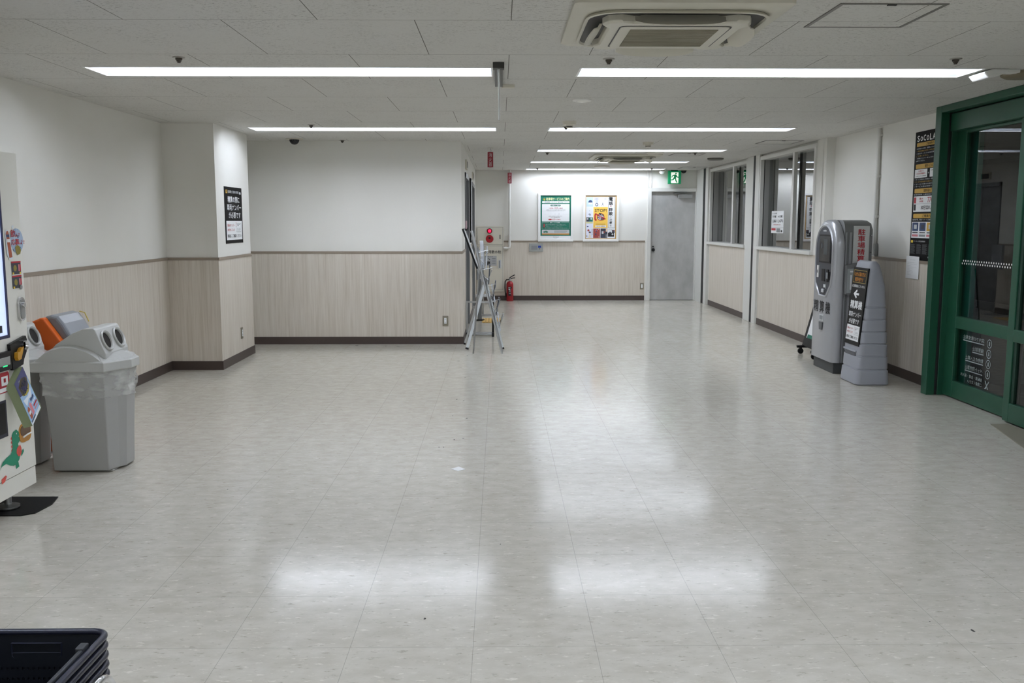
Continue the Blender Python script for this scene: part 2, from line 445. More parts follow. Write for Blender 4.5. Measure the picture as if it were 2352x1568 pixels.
# right side: window wall (far) and plain wall (near)
MW = MB()
MW.box(XW, XR+.15, 10.78, YF, 0, 1.09, WALL); MW.box(XW, XR+.15, 10.78, 11.0, 1.09, H, WALL)
MW.box(XW, XR+.15, 13.35, 14.05, 1.09, H, WALL); MW.box(XW, XR+.15, 16.5, YF, 1.09, H, WALL)
MW.box(XW+.02, XR+.15, 11.0, YF, 2.36, H, WALL)
w = struct(MW.build('wall_window'))
wd = MB(); wd.box(XW-.006, XW, 10.78, 13.3, .085, 1.07, WOOD); wd.box(XW-.006, XW, 14.07, 16.45, .085, 1.07, WOOD); wd.build('wainscot', w)
bs = MB(); bs.box(XW-.014, XW, 10.78, 13.3, 0, .088, BASE); bs.box(XW-.014, XW, 14.07, 16.45, 0, .088, BASE); struct(bs.build('baseboard_window'))
# posts
p = MB(); p.box(XW-.035, XW, 13.62, 13.98, 0, H, TRIM); p.box(XW-.033, XW, 13.53, 13.62, 0, H, GASK); p.box(XW-.03, XW, 13.33, 13.53, 0, H, TRIM)
struct(p.build('trim_post_middle', bevel=.003))
p = MB(); p.box(XW-.06, XW, 16.85, 17.38, 0, H, TRIM); p.box(XW-.053, XW, 16.70, 16.85, 0, H, GASK); p.box(XW-.05, XW, 16.5, 16.70, 0, H, TRIM)
struct(p.build('trim_post_far', bevel=.003))
def window(n, y0, y1, ym):
    fr = MB(); x0 = XW-.02; xd = XW+.15
    fr.box(x0-.03, xd, y0, y1, 1.07, 1.115, TRIM); fr.box(x0, xd, y0, y1, 2.32, 2.37, TRIM)
    fr.box(x0, xd, y0, y0+.05, 1.115, 2.32, TRIM); fr.box(x0, XW+.03, y1-.06, y1, 1.115, 2.32, TRIM)
    fr.box(x0, x0+.045, ym, ym+.075, 1.115, 2.32, TRIM)
    win = struct(fr.build('window_%d' % n, bevel=.003))
    m = MB()
    m.box(x0+.045, XW+.03, ym+.075, ym+.11, 1.115, 2.32, TRIMG)
    for k, (xa, xb, d, mt) in enumerate(((.03,.04,.062,GASK),(.04,.15,.066,TRIMG))): m.box(XW+xa, XW+xb, y1-d, y1, 1.115, 2.32, mt)
    m.build('sash', win)
    for a, c, xm, gap in ((y0+.05, ym+.08, XW+.045, .155), (ym+.08, y1-.06, XW+.09, .11)):
        g = MB(); g.fixn = False; mid = (a+c)/2; sl = min(.04, gap/(17.4-mid))
        xa, xc = xm+(a-mid)*sl, xm+(c-mid)*sl
        g.add([(xa, a, 1.115), (xa, a, 2.32), (xc, c, 2.32), (xc, c, 1.115)], [(0,1,2,3)], GLASS)
        g.build('pane', win, auto=False)
window(1, 14.03, 16.5, 14.82); window(2, 11.0, 13.35, 11.78)
w = wall_face('wall_right', 'right', XR, XR+.12, 7.86, 10.78, '-x'); dress(w, 'right', [(XR, 7.86, XR, 10.78, -1, 0)])
b = MB(); b.box(XW, XR, 10.68, 10.79, 0, H, WALL); struct(b.build('wall_return'))
# near part of the right side, outside the frame
b = MB(); b.box(XR, XR+.12, YB, 4.2, 0, H, WALL); w = struct(b.build('wall_right_near'))
b = MB(); b.box(XL-.1, XR+.2, YB-.12, YB, 0, H, WALL); struct(b.build('wall_front'))

# outside the glass: a dim covered car park
CONC = mat('car_park_concrete', '#3c3e40', .85); t = NT(CONC)
t.l(t.ramp(t.noise(t.pos(1.2, 1.2, 3), 1, 5, .6), [(.3, '#2c2e30'), (.7, '#4c4d4e')]), t.b.inputs['Base Color'])
b = MB(); b.box(9.0, 9.1, -3, 18.5, 0, 2.6, CONC); b.box(XR+.12, 9, 18.2, 18.5, 0, 2.6, CONC); b.box(XR+.12, 9, -3.2, -3, 0, 2.6, CONC); struct(b.build('wall_outside'))
b = MB(); b.box(XR+.2, 9.1, -3.2, 18.5, 2.6, 2.7, CONC); struct(b.build('ceiling_outside'))
b = MB(); b.box(XR+.12, XR+.2, YB, 18.3, 2.4, 2.7, CONC); struct(b.build('trim_outside_lintel'))
MAT_ = mat('entrance_mat', '#6d6558', .9); t = NT(MAT_)
t.l(t.ramp(t.noise(t.pos(2, 40, 1), 1, 3, .6), [(.35, '#4b4640'), (.6, '#7d7463')]), t.b.inputs['Base Color'])
b = MB(); b.box(XR+.15, 6.2, 4.0, 8.2, 0, .012, MAT_); tag(b.build('entrance_mat'), 'brown striped entrance mat on the floor beyond the green glass doors', 'doormat')

# green automatic door
def grn(name, parent, boxes, bevel=.004):
    m = MB()
    for q in boxes: m.box(*q[:6], q[6] if len(q) > 6 else GREEN)
    return m.build(name, parent, bevel=bevel)
d4 = struct(grn('door_4', None, [(3.62, 3.69, 7.76, 7.86, 0, 2.40), (3.715, 3.82, 7.76, 7.86, 0, 2.40), (3.69, 3.715, 7.764, 7.86, 0, 2.4, GASK),
    (3.62, 3.90, 4.2, 7.76, 2.345, 2.40), (3.70, 3.90, 4.2, 7.76, 2.195, 2.335), (3.72, 3.88, 4.2, 7.76, 2.335, 2.345, GASK), (3.78, 3.90, 4.2, 4.32, 0, 2.2), (3.83, 3.87, 7.53, 7.80, 0, 2.2, mat('green_teal_channel', '#0b5a4e', .4))]))
grn('door_leaf', d4, [(3.76, 3.80, 7.60, 7.76, .01, 2.195), (3.76, 3.80, 6.66, 6.79, .01, 2.195), (3.76, 3.80, 6.79, 7.60, .01, .15), (3.76, 3.80, 6.79, 7.60, .59, .69), (3.76, 3.80, 6.79, 7.60, 2.17, 2.195)])
grn('door_leaf', d4, [(3.70, 3.745, 6.62, 6.70, .012, 2.19), (3.70, 3.745, 5.5, 6.62, .012, .15), (3.70, 3.745, 5.5, 6.62, .60, .69), (3.70, 3.745, 5.5, 6.62, 2.17, 2.19), (3.70, 3.745, 5.4, 5.5, .012, 2.19),
    (3.735, 3.745, 6.555, 6.585, .15, 2.17, GASK), (3.71, 3.74, 6.585, 6.62, .15, 2.17, GREEND)])
grn('door_leaf', d4, [(3.70, 3.745, 4.32, 4.4, .012, 2.19), (3.70, 3.745, 4.4, 5.3, .012, .15), (3.70, 3.745, 4.4, 5.3, .60, .69), (3.70, 3.745, 4.4, 5.3, 2.17, 2.19), (3.70, 3.745, 5.3, 5.4, .012, 2.19)])
for a, c, xx in ((6.79, 7.60, 3.78), (5.5, 6.585, 3.725), (4.4, 5.3, 3.725)):
    for z0, z1 in ((.15, .60), (.69, 2.17)):
        g = MB(); g.fixn = False; g.add([(xx, a, z0), (xx, a, z1), (xx, c, z1), (xx, c, z0)], [(0,1,2,3)], GLASSD); g.build('pane', d4, auto=False)
g = MB(); g.fixn = False
for (a, c, xx) in ((6.79, 7.60, 3.7785), (5.5, 6.555, 3.7235)):
    n = int((c-a)/.036)
    for k in range(n):
        for r in (0, 1):
            y = a+.02+k*.036+r*.018; z = 1.145-r*.022
            g.add([(xx, y+p, z+q) for p, q in ell(0, 0, .008, .008, 10)], [tuple(range(10))], WHITE)
g.build('safety_dots', d4, auto=False)
# reversed lettering on the outer face of the lower pane (seen from inside it reads backwards)
S = Sheet((3.778, 7.50, .56), (0, -1, 0), (0, 0, -1), .55, .40)
DECAL = mat('white_film', '#8d9896', .6)
rows = ['駐車場内での喫煙', '危険物', '危険物の持ち込み', '危険物のペット', ]
for k, t_ in enumerate(('店内での飲食禁止', '撮影禁止', '動物の立入禁止', 'ペット同伴禁止')):
    d0 = .02+k*.2
    L_ = (.02, .30, .12, .12)[k]
    S.txt(L_, d0, .62, d0+.085, t_, DECAL, .02, mirror=True)
    S.rect(L_+.0, d0+.105, .62, d0+.125, DECAL)
    S.ring(.76, d0+.07, .052, .064, DECAL); S.disc(.76, d0+.05, .018, DECAL); S.rect(.74, d0+.06, .78, d0+.11, DECAL)
S.txt(.0, .80, .62, .87, '自転車・台車・乗入れ', DECAL, .02, mirror=True); S.txt(.22, .90, .62, .97, 'ご遠慮ください', DECAL, .02, mirror=True)
S.poly([(.70,.82),(.72,.82),(.80,.98),(.77,.98)], DECAL); S.poly([(.82,.82),(.80,.82),(.70,.98),(.73,.98)], DECAL)
S.build(d4, 'door_symbols', 'door_lettering')
# guide mat before the door
b = MB(); b.prism([(3.565,6.60),(3.69,6.60),(3.69,4.4),(3.18,4.4),(3.18,4.9)], 'z', 0, .004, mat('mat_taupe', '#7f7b6c', .8))
tag(b.build('door_mat'), 'thin taupe mat on the floor at the foot of the green door', 'doormat')

# ---------------------------------------------------------------- lights
def fixture(cx, cy, label=None):
    t = thing('ceiling_light', label or 'recessed linear ceiling light', 'ceiling light', (cx, cy, H), group='recessed linear ceiling lights')
    hx, hy = FL/2, FW/2
    f = MB(); f.fixn = False
    # trough: sloping reflector sides, flat top
    o = [(-hx,-hy,0),(hx,-hy,0),(hx,hy,0),(-hx,hy,0)]; i = [(-hx+.09,-.07,.09),(hx-.09,-.07,.09),(hx-.09,.07,.09),(-hx+.09,.07,.09)]
    f.add(o+i, [(0,4,5,1),(1,5,6,2),(2,6,7,3),(3,7,4,0),(4,7,6,5)], REFL)
    f.build('reflector', t, auto=False)
    f = MB(); w = .012
    for q in ((-hx-w,hx+w,-hy-w,-hy),(-hx-w,hx+w,hy,hy+w),(-hx-w,-hx,-hy,hy),(hx,hx+w,-hy,hy)): f.box(*q, -.006, .004, WHITE)
    f.build('trim_ring', t)
    f = MB(); pr = [(-.055,.088),(-.055,.055)]+[(.055*math.cos(R(a)), .055+.028*math.sin(R(a))) for a in range(180, 361, 20)]+[(.055,.088)]
    f.prism(pr, 'x', -hx+.10, hx-.10, LIT, True); f.build('tube', t)
    return t
FN = ['long recessed ceiling light at the left nearest the camera', 'long recessed ceiling light at the right nearest the camera', 'second recessed ceiling light of the left row above the pale wall',
      'second recessed ceiling light of the right row', 'third recessed ceiling light of the right row', 'fourth recessed ceiling light of the right row beyond the air conditioner', 'farthest recessed ceiling light beside the posters wall',
      'recessed ceiling light above the viewer on the left', 'recessed ceiling light above the viewer on the right', 'rearmost recessed ceiling light on the left', 'rearmost recessed ceiling light on the right']
first = None
for (cx, cy), lb in zip(FIX, FN):
    if first is None: first = fixture(cx, cy, lb)
    else: dup(first, (cx, cy, H), lb)
world = bpy.data.worlds.new('world'); world.use_nodes = True
world.node_tree.nodes['Background'].inputs[0].default_value = (.02, .022, .025, 1); world.node_tree.nodes['Background'].inputs[1].default_value = .3
scene.world = world
scene.view_settings.view_transform = 'Standard'; scene.view_settings.look = 'None'; scene.view_settings.gamma = 1
scene.view_settings.exposure = EXPO
scene.cycles.max_bounces = 10; scene.cycles.diffuse_bounces = 6; scene.cycles.glossy_bounces = 5; scene.cycles.transparent_max_bounces = 12
scene.cycles.sample_clamp_indirect = 8; scene.cycles.use_denoising = True; scene.cycles.caustics_reflective = False
# ---------------------------------------------------------------- far wall things
def vbox(name, parent, x0, x1, y0, y1, z0, z1, m, bevel=0, seg=2):
    b = MB(); b.box(x0, x1, y0, y1, z0, z1, m); return b.build(name, parent, bevel=bevel, seg=seg)
# framed posters
def framed(x0, x1, z0, z1, label, cat='poster'):
    t = thing('framed_poster', label, cat, (0, 0, 0))
    fr = MB(); w = .045; y0, y1 = YF-.035, YF
    for q in ((x0,x1,z1-w,z1),(x0,x1,z0,z0+w),(x0,x0+w,z0+w,z1-w),(x1-w,x1,z0+w,z1-w)): fr.box(q[0], q[1], y0, y1, q[2], q[3], WHITE)
    fr.build('frame', t, bevel=.003)
    return t, (x0+w, x1-w, z0+w, z1-w)
TEAL = mat('poster_green', '#0e6d58', .5); ORNG = mat('poster_orange', '#cf8a3c', .5)
t, (a, c, z0, z1) = framed(.707, 1.362, 1.095, 1.985, 'white-framed green parking service poster on the far wall')
vbox('poster_sheet', t, a, c, YF-.02, YF-.012, z0, z1, TEAL)
S = Sheet((a, YF-.0205, z1), (1,0,0), (0,0,-1), c-a, z1-z0)
S.rr(.08,.055,.155,.115, YEL); S.txt(.095,.06,.14,.11,'P', TEAL, .05)
S.txt(.19,.05,.94,.112,'駐車場サービスのご案内', mat('pale_yellow', '#f2f0b4', .6), .03)
S.rr(.05,.13,.95,.175, PAPER, r=.02); S.txt(.13,.142,.30,.165,'ご利用時間', INK); S.txt(.33,.142,.53,.165,'7:00~22:30', GREY, 0); S.txt(.58,.142,.73,.165,'最大料金', INK); S.txt(.76,.142,.88,.165,'770円', GREY, 0)
S.rr(.05,.195,.95,.595, PAPER, r=.012)
S.rr(.33,.21,.66,.245, TEAL, 2, r=.017); S.txt(.36,.215,.63,.24,'料金のご案内', PAPER, .02, 3)
S.txt(.27,.275,.42,.305,'入庫後', RED, .01); S.txt(.44,.268,.57,.308,'120', RED, .0); S.txt(.59,.275,.73,.305,'分無料', RED, .01)
S.txt(.19,.322,.81,.342,'以降30分ごとに220円 最大料金770円', INK, .005)
S.rect(.22,.36,.78,.363, GREYL); S.rect(.09,.425,.40,.427, GREYL, 2); S.rect(.72,.425,.93,.427, GREYL, 2); S.txt(.47,.418,.49,.432,'+', INK); S.ring(.60,.425,.022,.026, GREY)
S.txt(.27,.465,.71,.485,'合計2,000円以上お買上げで', INK, .01); S.txt(.34,.493,.64,.512,'さらに駐車料金が', INK, .01)
S.rr(.26,.535,.37,.565, RED, 2, r=.014); S.txt(.39,.53,.49,.568,'60', RED, 0); S.txt(.51,.536,.66,.565,'分無料', RED, .01)
S.frame(.05,.615,.95,.77,.006, GREYL); S.rect(.28,.605,.68,.63, TEAL, 2); S.txt(.31,.61,.65,.632,'駐車サービスご利用案内', PAPER, .01, 3)
for k in range(4): S.txt(.15,.655+k*.028,(.83,.85,.72,.88)[k],.668+k*.028,('お買上げの際に駐車券をレジにてご提示ください','各店のサービスカウンターで割引の手続きをどうぞ','ご利用のレシートをお持ちください','詳しくは店内の係員までお気軽におたずねください')[k], GREYL, 0)
S.rect(.105,.65,.135,.73, RED, 2)
S.rr(.05,.79,.95,.87, GREYL, r=.008); S.rect(.05,.872,.95,.895, ORNG)
S.poly([(.09,.845),(.10,.825),(.14,.818),(.16,.802),(.205,.802),(.225,.82),(.25,.83),(.25,.848)], TEAL, 2); S.disc(.125,.85,.011, INK, 3); S.disc(.215,.85,.011, INK, 3); S.poly([(.152,.818),(.168,.806),(.20,.806),(.212,.818)], GREYL, 3)
S.disc(.32,.79,.009, GREYL); 
for k in range(4): S.rect(.45,.805+k*.014,.88-.05*(k==3),.811+k*.014, GREY, 2)
S.rect(0,.925,1,1, PAPER); S.txt(.42,.942,.60,.962,'SoCoLA', INK, .01); S.rect(.46,.972,.55,.976, GREY, 2)
S.build(t)
t, (a, c, z0, z1) = framed(1.54, 2.205, 1.095, 1.985, 'white-framed yellow STOP phone scam poster on the far wall')
vbox('poster_sheet', t, a, c, YF-.02, YF-.012, z0, z1, mat('kraft', '#b9955a', .7))
S = Sheet((a, YF-.0205, z1), (1,0,0), (0,0,-1), c-a, z1-z0)
LB = mat('pale_blue', '#b9cfe6', .6); PL = mat('pale_lilac', '#dcdff0', .6); PYEL = mat('poster_yellow', '#e7bb4f', .6); BRICKR = mat('poster_red', '#9c463f', .6); DGR = mat('poster_charcoal', '#3b3d49', .6); SKIN = mat('print_skin', '#e3c4ac', .6)
S.rect(.02,.03,.96,.98, PAPER, 1)
for (u0,u1,m_) in ((.03,.24,LB),(.255,.47,PL),(.485,.72,PAPER)): S.rect(u0,.035,u1,.255, m_, 2)
S.disc(.155,.15,.065, NAVY, 3); S.rect(.10,.16,.22,.20, PAPER, 4); S.disc(.36,.14,.05, GREYL, 3); S.disc(.36,.21,.05, NAVY, 3); S.disc(.36,.21,.03, PAPER, 4)
S.ring(.55,.13,.018,.022, GREY, 3); S.poly([(.545,.16),(.555,.16),(.58,.24),(.57,.24),(.55,.20),(.53,.24),(.52,.24)], GREY, 3)
for k in range(5): S.rect(.27+.04*(k%2),.05+.012*k,.44-.03*(k%3),.056+.012*k, GREY, 3); S.rect(.60,.05+.012*k,.70-.02*(k%3),.056+.012*k, mat('lilac_ink', '#a9a3d4', .6), 3)
S.rect(.03,.265,.24,.49, PL, 2); S.disc(.13,.35,.02, GREYL, 3); S.disc(.13,.44,.04, GREY, 3); S.rect(.08,.44,.13,.49, PL, 4)
S.rect(.03,.50,.13,.60, DGR, 2); S.disc(.07,.535,.025, GREYL, 3); S.rect(.13,.50,.24,.60, TEAL, 2); S.poly([(.17,.51),(.21,.51),(.22,.54),(.19,.56),(.16,.54)], GREYL, 3)
S.rect(.03,.61,.24,.74, PL, 2); S.rect(.03,.61,.24,.64, mat('straw', '#c5c48d', .6), 3); S.rect(.05,.70,.10,.72, NAVY, 3)
S.rect(.255,.265,.72,.745, PYEL, 2)
S.txt(.30,.31,.68,.375,'STOP!', INK, .03, 3)
S.disc(.49,.49,.118, PAPER, 3); S.ring(.49,.49,.097,.118, RED, 5, n=36)
S.poly([(.345,.445),(.375,.425),(.655,.53),(.63,.555)], RED, 5)
S.txt(.43,.415,.60,.46,'電話', INK, .05, 6, rot=R(22)); S.txt(.38,.505,.60,.55,'詐欺', INK, .05, 6, rot=R(22)); S.txt(.46,.477,.52,.495,'de', PAPER, .04, 7, rot=R(22))
S.poly([(.305,.415),(.35,.40),(.362,.44),(.33,.455),(.33,.53),(.362,.545),(.35,.585),(.305,.57),(.29,.54),(.29,.45)], RED, 6)
S.rect(.34,.655,.63,.661, INK, 3); S.rr(.32,.685,.67,.72, PAPER, 3, r=.01); S.txt(.35,.692,.64,.713,'千葉県の被害急増', INK, .01, 4)
S.rect(.735,.025,.95,.745, PAPER, 2); S.frame(.735,.025,.95,.745,.008, INK, 3)
S.vtxt(.755,.035,.875,.225,'電話', INK, .06, 4); S.disc(.815,.245,.023, RED, 4); S.txt(.785,.235,.845,.255,'de', PAPER, .03, 5); S.vtxt(.755,.275,.875,.465,'詐欺', INK, .06, 4)
S.vtxt(.785,.475,.845,.52,'に', INK, .02, 4); S.vtxt(.77,.525,.86,.655,'注意', INK, .03, 4); S.txt(.79,.665,.84,.715,'!!', INK, .01, 4)
for k in range(8): S.disc(.915,.06+.055*k,.005, GREY, 4)
S.rect(.03,.755,.24,.975, PL, 2); S.disc(.10,.80,.035, BRICKR, 3); S.disc(.145,.85,.035, INK, 3); S.disc(.145,.865,.02, SKIN, 4); S.poly([(.10,.97),(.12,.89),(.17,.89),(.19,.97)], mat('cloth_cream', '#d9cdb8', .6), 3); S.disc(.05,.93,.02, GREY, 3); S.vtxt(.205,.765,.235,.91,'電話詐欺注意', INK, .0, 4)
S.rect(.255,.755,.475,.975, BRICKR, 2); S.disc(.36,.80,.028, PINK, 3); S.poly([(.345,.835),(.355,.79),(.37,.79),(.38,.835)], NAVY, 4); S.disc(.43,.775,.012, PAPER, 3); S.disc(.44,.95,.015, SKIN, 3); S.rect(.32,.87,.36,.91, NAVY, 3)
S.rect(.49,.755,.715,.975, DGR, 2); S.rect(.53,.82,.59,.88, GREYL, 3); S.disc(.61,.84,.025, BRICKR, 3); S.rect(.66,.76,.71,.83, SKIN, 3); S.rect(.66,.89,.70,.97, GREY, 3); S.disc(.56,.93,.02, NAVY, 3)
S.rect(.73,.755,.955,.975, PAPER, 2); S.rect(.73,.85,.93,.945, INK, 3); S.disc(.80,.85,.03, DGR, 4); S.rect(.86,.79,.95,.86, DGR, 3); S.rect(.90,.80,.95,.81, BRICKR, 4); S.disc(.88,.89,.03, GREYL, 4); S.txt(.745,.765,.86,.80,'いらっしゃ', INK, .01, 3)
S.build(t)
# fire hydrant cabinet
t = thing('hydrant_cabinet', 'cream fire hydrant cabinet with red lamp on the far wall', 'fire hydrant cabinet')
x0, x1 = EX+.015, .072
vbox('body', t, x0, x1, YF-.03, YF-.0065, .165, 1.375, CREAM, .004)
vbox('upper_door', t, x0+.025, x1-.02, YF-.038, YF-.03, 1.045, 1.35, CREAM, .003)
vbox('lower_door', t, x0+.025, x1-.02, YF-.038, YF-.03, .20, 1.01, CREAM, .003)
g = MB()
for q in ((x0+.02,x1-.015,1.04,1.355),(x0+.02,x1-.015,.195,1.015)): g.box(q[0], q[1], YF-.0315, YF-.030, q[2], q[3], GREY)
g.build('door_gap', t)
cx = -.19
b = MB(); b.lathe([(.0,-.03),(.048,-.03),(.05,0)], (cx, YF-.038, 1.29), mat('alarm_dark_red', '#5c0f1a', .3), axis='y'); b.build('lamp_bezel', t)
b = MB(); b.lathe([(.0,-.03),(.012,-.028),(.026,-.012),(.03,0)], (cx, YF-.068, 1.29), mat('alarm_lamp', '#ff2a55', .3, emit=1.4, ecol='#ff1040'), axis='y'); b.build('alarm_lamp', t)
b = MB(); b.lathe([(.0,-.012),(.068,-.012),(.072,0)], (cx, YF-.038, 1.145), mat('alarm_red', '#9a1420', .4), 32, axis='y'); b.lathe([(0,-.004),(.02,-.004),(.02,0)], (cx, YF-.05, 1.16), INK, axis='y'); b.build('alarm_button', t)
vbox('latch', t, x1-.075, x1-.06, YF-.042, YF-.038, 1.14, 1.22, INK)
vbox('pull_handle', t, x1-.10, x1-.045, YF-.044, YF-.038, .60, .755, GREYL); vbox('handle_recess', t, x1-.09, x1-.065, YF-.046, YF-.043, .61, .745, GREY)
S = Sheet((x0, YF-.0385, 1.375), (1,0,0), (0,0,-1), x1-x0, 1.21)
S.txt(.20,.365,.90,.412,'消火用散水栓', INK, .03)
S.rect(.30,.45,.74,.60, mat('silver_label', '#a9abae', .4)); S.txt(.33,.455,.6,.468,'取扱方法', INK, 0); S.txt(.34,.485,.50,.515,'ハ', INK, .08); S.txt(.34,.53,.50,.59,'消', INK, .08)
for k in range(3): S.rect(.57,.49+.035*k,.70,.495+.035*k, INK, 2)
S.build(t)
# pipe and extinguisher
b = MB(); b.tube([(.18, YF-.05, 2.40), (.18, YF-.05, 1.02), (.175, YF-.05, .985), (.14, YF-.05, .972), (.07, YF-.05, .972)], .022, TRIM, 12)
for z in (2.15, 1.2): b.box(.15, .21, YF-.055, YF, z, z+.03, TRIM)
b.lathe([(.028,-.02),(.028,.02)], (.18, YF-.05, 1.06), TRIM); b.lathe([(.028,-.02),(.028,.02)], (.11, YF-.05, .972), TRIM, axis='x')
tag(b.build('wall_pipe'), 'white elbowed pipe running down the far wall into the hydrant cabinet', 'pipe')
t = thing('fire_extinguisher', 'red fire extinguisher standing on the floor by the far wall', 'fire extinguisher', (.185, YF-.14, 0))
EXR = mat('extinguisher_red', '#900c19', .3)
b = MB(); b.lathe([(0,.0),(.062,.0),(.066,.01),(.066,.30),(.062,.33),(.045,.355),(.02,.37),(0,.372)], (0,0,0), EXR, 28); b.build('cylinder', t)
b = MB(); b.lathe([(.02,.36),(.02,.39),(.014,.40),(.014,.42),(0,.42)], (0,0,0), STEEL, 14); b.tube([(-.02,0,.40),(.05,0,.425),(.095,0,.43)], .008, BLACK, 8); b.tube([(-.02,0,.415),(.03,0,.455),(.09,0,.485)], .008, BLACK, 8); b.build('valve_lever', t)
b = MB(); b.tube([(-.01,0,.395),(-.06,-.01,.40),(-.088,-.015,.36),(-.092,-.015,.25),(-.085,-.015,.16),(-.075,-.01,.12)], .010, BLACK, 8); b.lathe([(.013,-.02),(.016,.03),(.008,.05)], (-.076,-.01,.10), BLACK, 10); b.build('hose', t)
S = Sheet((-.03, -.0675, .27), (1,0,0), (0,0,-1), .062, .17); S.rect(0,0,1,1, INK); S.txt(.05,.04,.6,.16,'消火器', PAPER, .03); S.rect(.1,.22,.55,.34, PAPER, 2); S.rect(.3,.40,.62,.46, GREYL, 2); S.rect(.3,.50,.62,.56, GREYL, 2); S.rect(.2,.65,.8,.8, GREY, 2); S.rect(.72,.2,.95,.95, RED, 2); S.build(t, 'instruction_label')
# hanging extinguisher signs
SRED = mat('sign_red', '#8f1024', .5)
def ext_sign(x, y, ztop, s, label):
    t = thing('fire_extinguisher_sign', label, 'sign', (x, y, ztop), group='hanging fire extinguisher signs')
    b = MB(); b.tube([(0,0,0), (0,0,-.02), (.010,0,-.03), (.010,0,-.042), (0,0,-.05), (-.010,0,-.042)], .003, STEEL, 6); b.lathe([(.035,-.004),(.035,0)], (0,0,0), CREAM, 14); b.build('hook', t)
    b = MB(); b.prism([(-.04,-.035),(.04,-.035),(.0,.05)], 'z', -.25, -.05, SRED); b.build('sign_body', t)
    S = Sheet((-.04, -.0355, -.05), (1,0,0), (0,0,-1), .08, .20); S.vtxt(.25,.06,.75,.94,'消火器', mat('sign_pale', '#d9c3c6', .6), .0); S.frame(.0,.0,1,1,.05, PAPER); S.build(t, 'sign_border')
    return t
e = ext_sign(-.12, 12.2, 2.40, 1, 'red hanging fire extinguisher sign nearer the viewer by the lift wall corner')
dup(e, (.18, YF-.13, 2.40), 'red hanging fire extinguisher sign on the pipe at the far wall')
# intercom, switches
t = thing('intercom_panel', 'grey intercom panel with blue screen below the green poster', 'intercom', (.675, YF, .985))
vbox('plate', t, -.13, .13, -.025, 0, -.075, .075, mat('intercom_grey', '#9a9c99', .4), .003)
vbox('speaker_grille', t, -.09, .02, -.028, -.024, -.04, .035, GREY); vbox('screen', t, .035, .09, -.028, -.024, -.005, .035, mat('blue_screen', '#1c3f9e', .3)); b = MB(); b.lathe([(0,-.006),(.008,-.006),(.008,0)], (.062,-.024,-.025), BLACK, 12, 'y'); b.build('button', t)
SWP = mat('switch_plate_metal', '#8b8577', .4, .4)
def socket(name, loc, rz, label, kind):
    t = thing(name, label, kind, loc, rz, None)
    vbox('plate', t, -.035, .035, -.008, 0, -.06, .06, SWP, .002); vbox('insert', t, -.014, .014, -.012, -.008, -.035, .035, PAPER, .002)
    if kind == 'outlet':
        b = MB()
        for zz in (-.018, .018):
            for xx in (-.005, .005): b.box(xx-.0012, xx+.0012, -.0125, -.0118, zz-.006, zz+.006, INK)
        b.build('socket_slots', t)
    return t
socket('power_outlet', (-.655, EY-.006, .28), 0, 'outlet plate low on the pale panelled wall left of the leaflet rack', 'outlet')
socket('power_outlet', (-2.754, 9.90, .285), R(90), 'outlet plate low on the side of the pillar under the black poster', 'outlet')
socket('wall_switch', (2.655, YF-.006, .265), 0, 'switch plate low beside the frame of the grey steel door', 'switch')
b = MB(); b.tube([(2.735, YF-.02, 2.4), (2.735, YF-.02, 2.07)], .014, TRIM, 8); b.tube([(2.79, YF-.02, 2.4), (2.79, YF-.02, 2.08)], .014, TRIM, 8)
tag(b.build('conduit_pair'), 'pair of short white conduits above the left corner of the grey door', 'conduit')
# exit sign
t = thing('exit_sign', 'green and white running man exit sign above the grey door', 'exit sign', (3.205, YF-.10, 2.265))
EGR = mat('exit_green', '#0c8a58', .4, emit=.25, ecol='#0a7a4c'); EWH = mat('exit_white', '#f3f7e6', .4, emit=.55, ecol='#f0f3e6')
vbox('housing', t, -.118, .118, -.02, .04, -.118, .118, EGR, .004); vbox('bracket', t, -.06, .06, -.0, .03, .118, .135, BLACK)
S = Sheet((-.115, -.0205, .115), (1,0,0), (0,0,-1), .23, .23)
S.rect(.22,.10,.80,.95, EWH)
S.disc(.60,.20,.065, EGR, 2)
S.poly([(.42,.29),(.58,.27),(.66,.33),(.62,.52),(.52,.62),(.40,.56),(.46,.40)], EGR, 2)
S.poly([(.56,.30),(.66,.33),(.72,.44),(.84,.47),(.84,.53),(.68,.51),(.60,.42)], EGR, 2)
S.poly([(.44,.29),(.48,.35),(.34,.42),(.30,.52),(.24,.50),(.29,.36)], EGR, 2)
S.poly([(.42,.52),(.52,.60),(.40,.72),(.28,.74),(.16,.74),(.16,.67),(.32,.65)], EGR, 2)
S.poly([(.52,.54),(.60,.52),(.64,.70),(.74,.90),(.66,.93),(.56,.76)], EGR, 2)
S.build(t, 'pictogram')
def sph(r, c, m, seg=20, z0=-1): 
    b = MB(); b.lathe([(r*math.cos(R(a)), r*math.sin(R(a))) for a in range(-90, 1, 15)], c, m, seg); return b
t = thing('wall_camera', 'small white round wall camera beside the exit sign', 'camera', (2.97, YF-.12, 2.385)); vbox('mount', t, -.045, .045, -.03, .12, -.01, .015, CREAM, .003); sph(.055, (0,0,-.01), WHITE).build('camera_dome', t)
t = thing('wall_camera', 'small black dome camera at the right of the exit sign', 'camera', (3.37, YF-.12, 2.40)); b = MB(); b.lathe([(.06,-.012),(.06,0)], (0,0,0), CREAM); b.build('mount', t); sph(.05, (0,0,-.012), BLACK).build('camera_dome', t)
t = thing('dome_camera', 'black dome camera on the ceiling above the pale wall', 'camera', (-2.35, 10.9, 2.40)); b = MB(); b.lathe([(.10,-.01),(.10,0)], (0,0,0), CREAM); b.build('mount', t); sph(.058, (0,0,-.008), mat('dome_black', '#0b0b10', .1)).build('camera_dome', t)

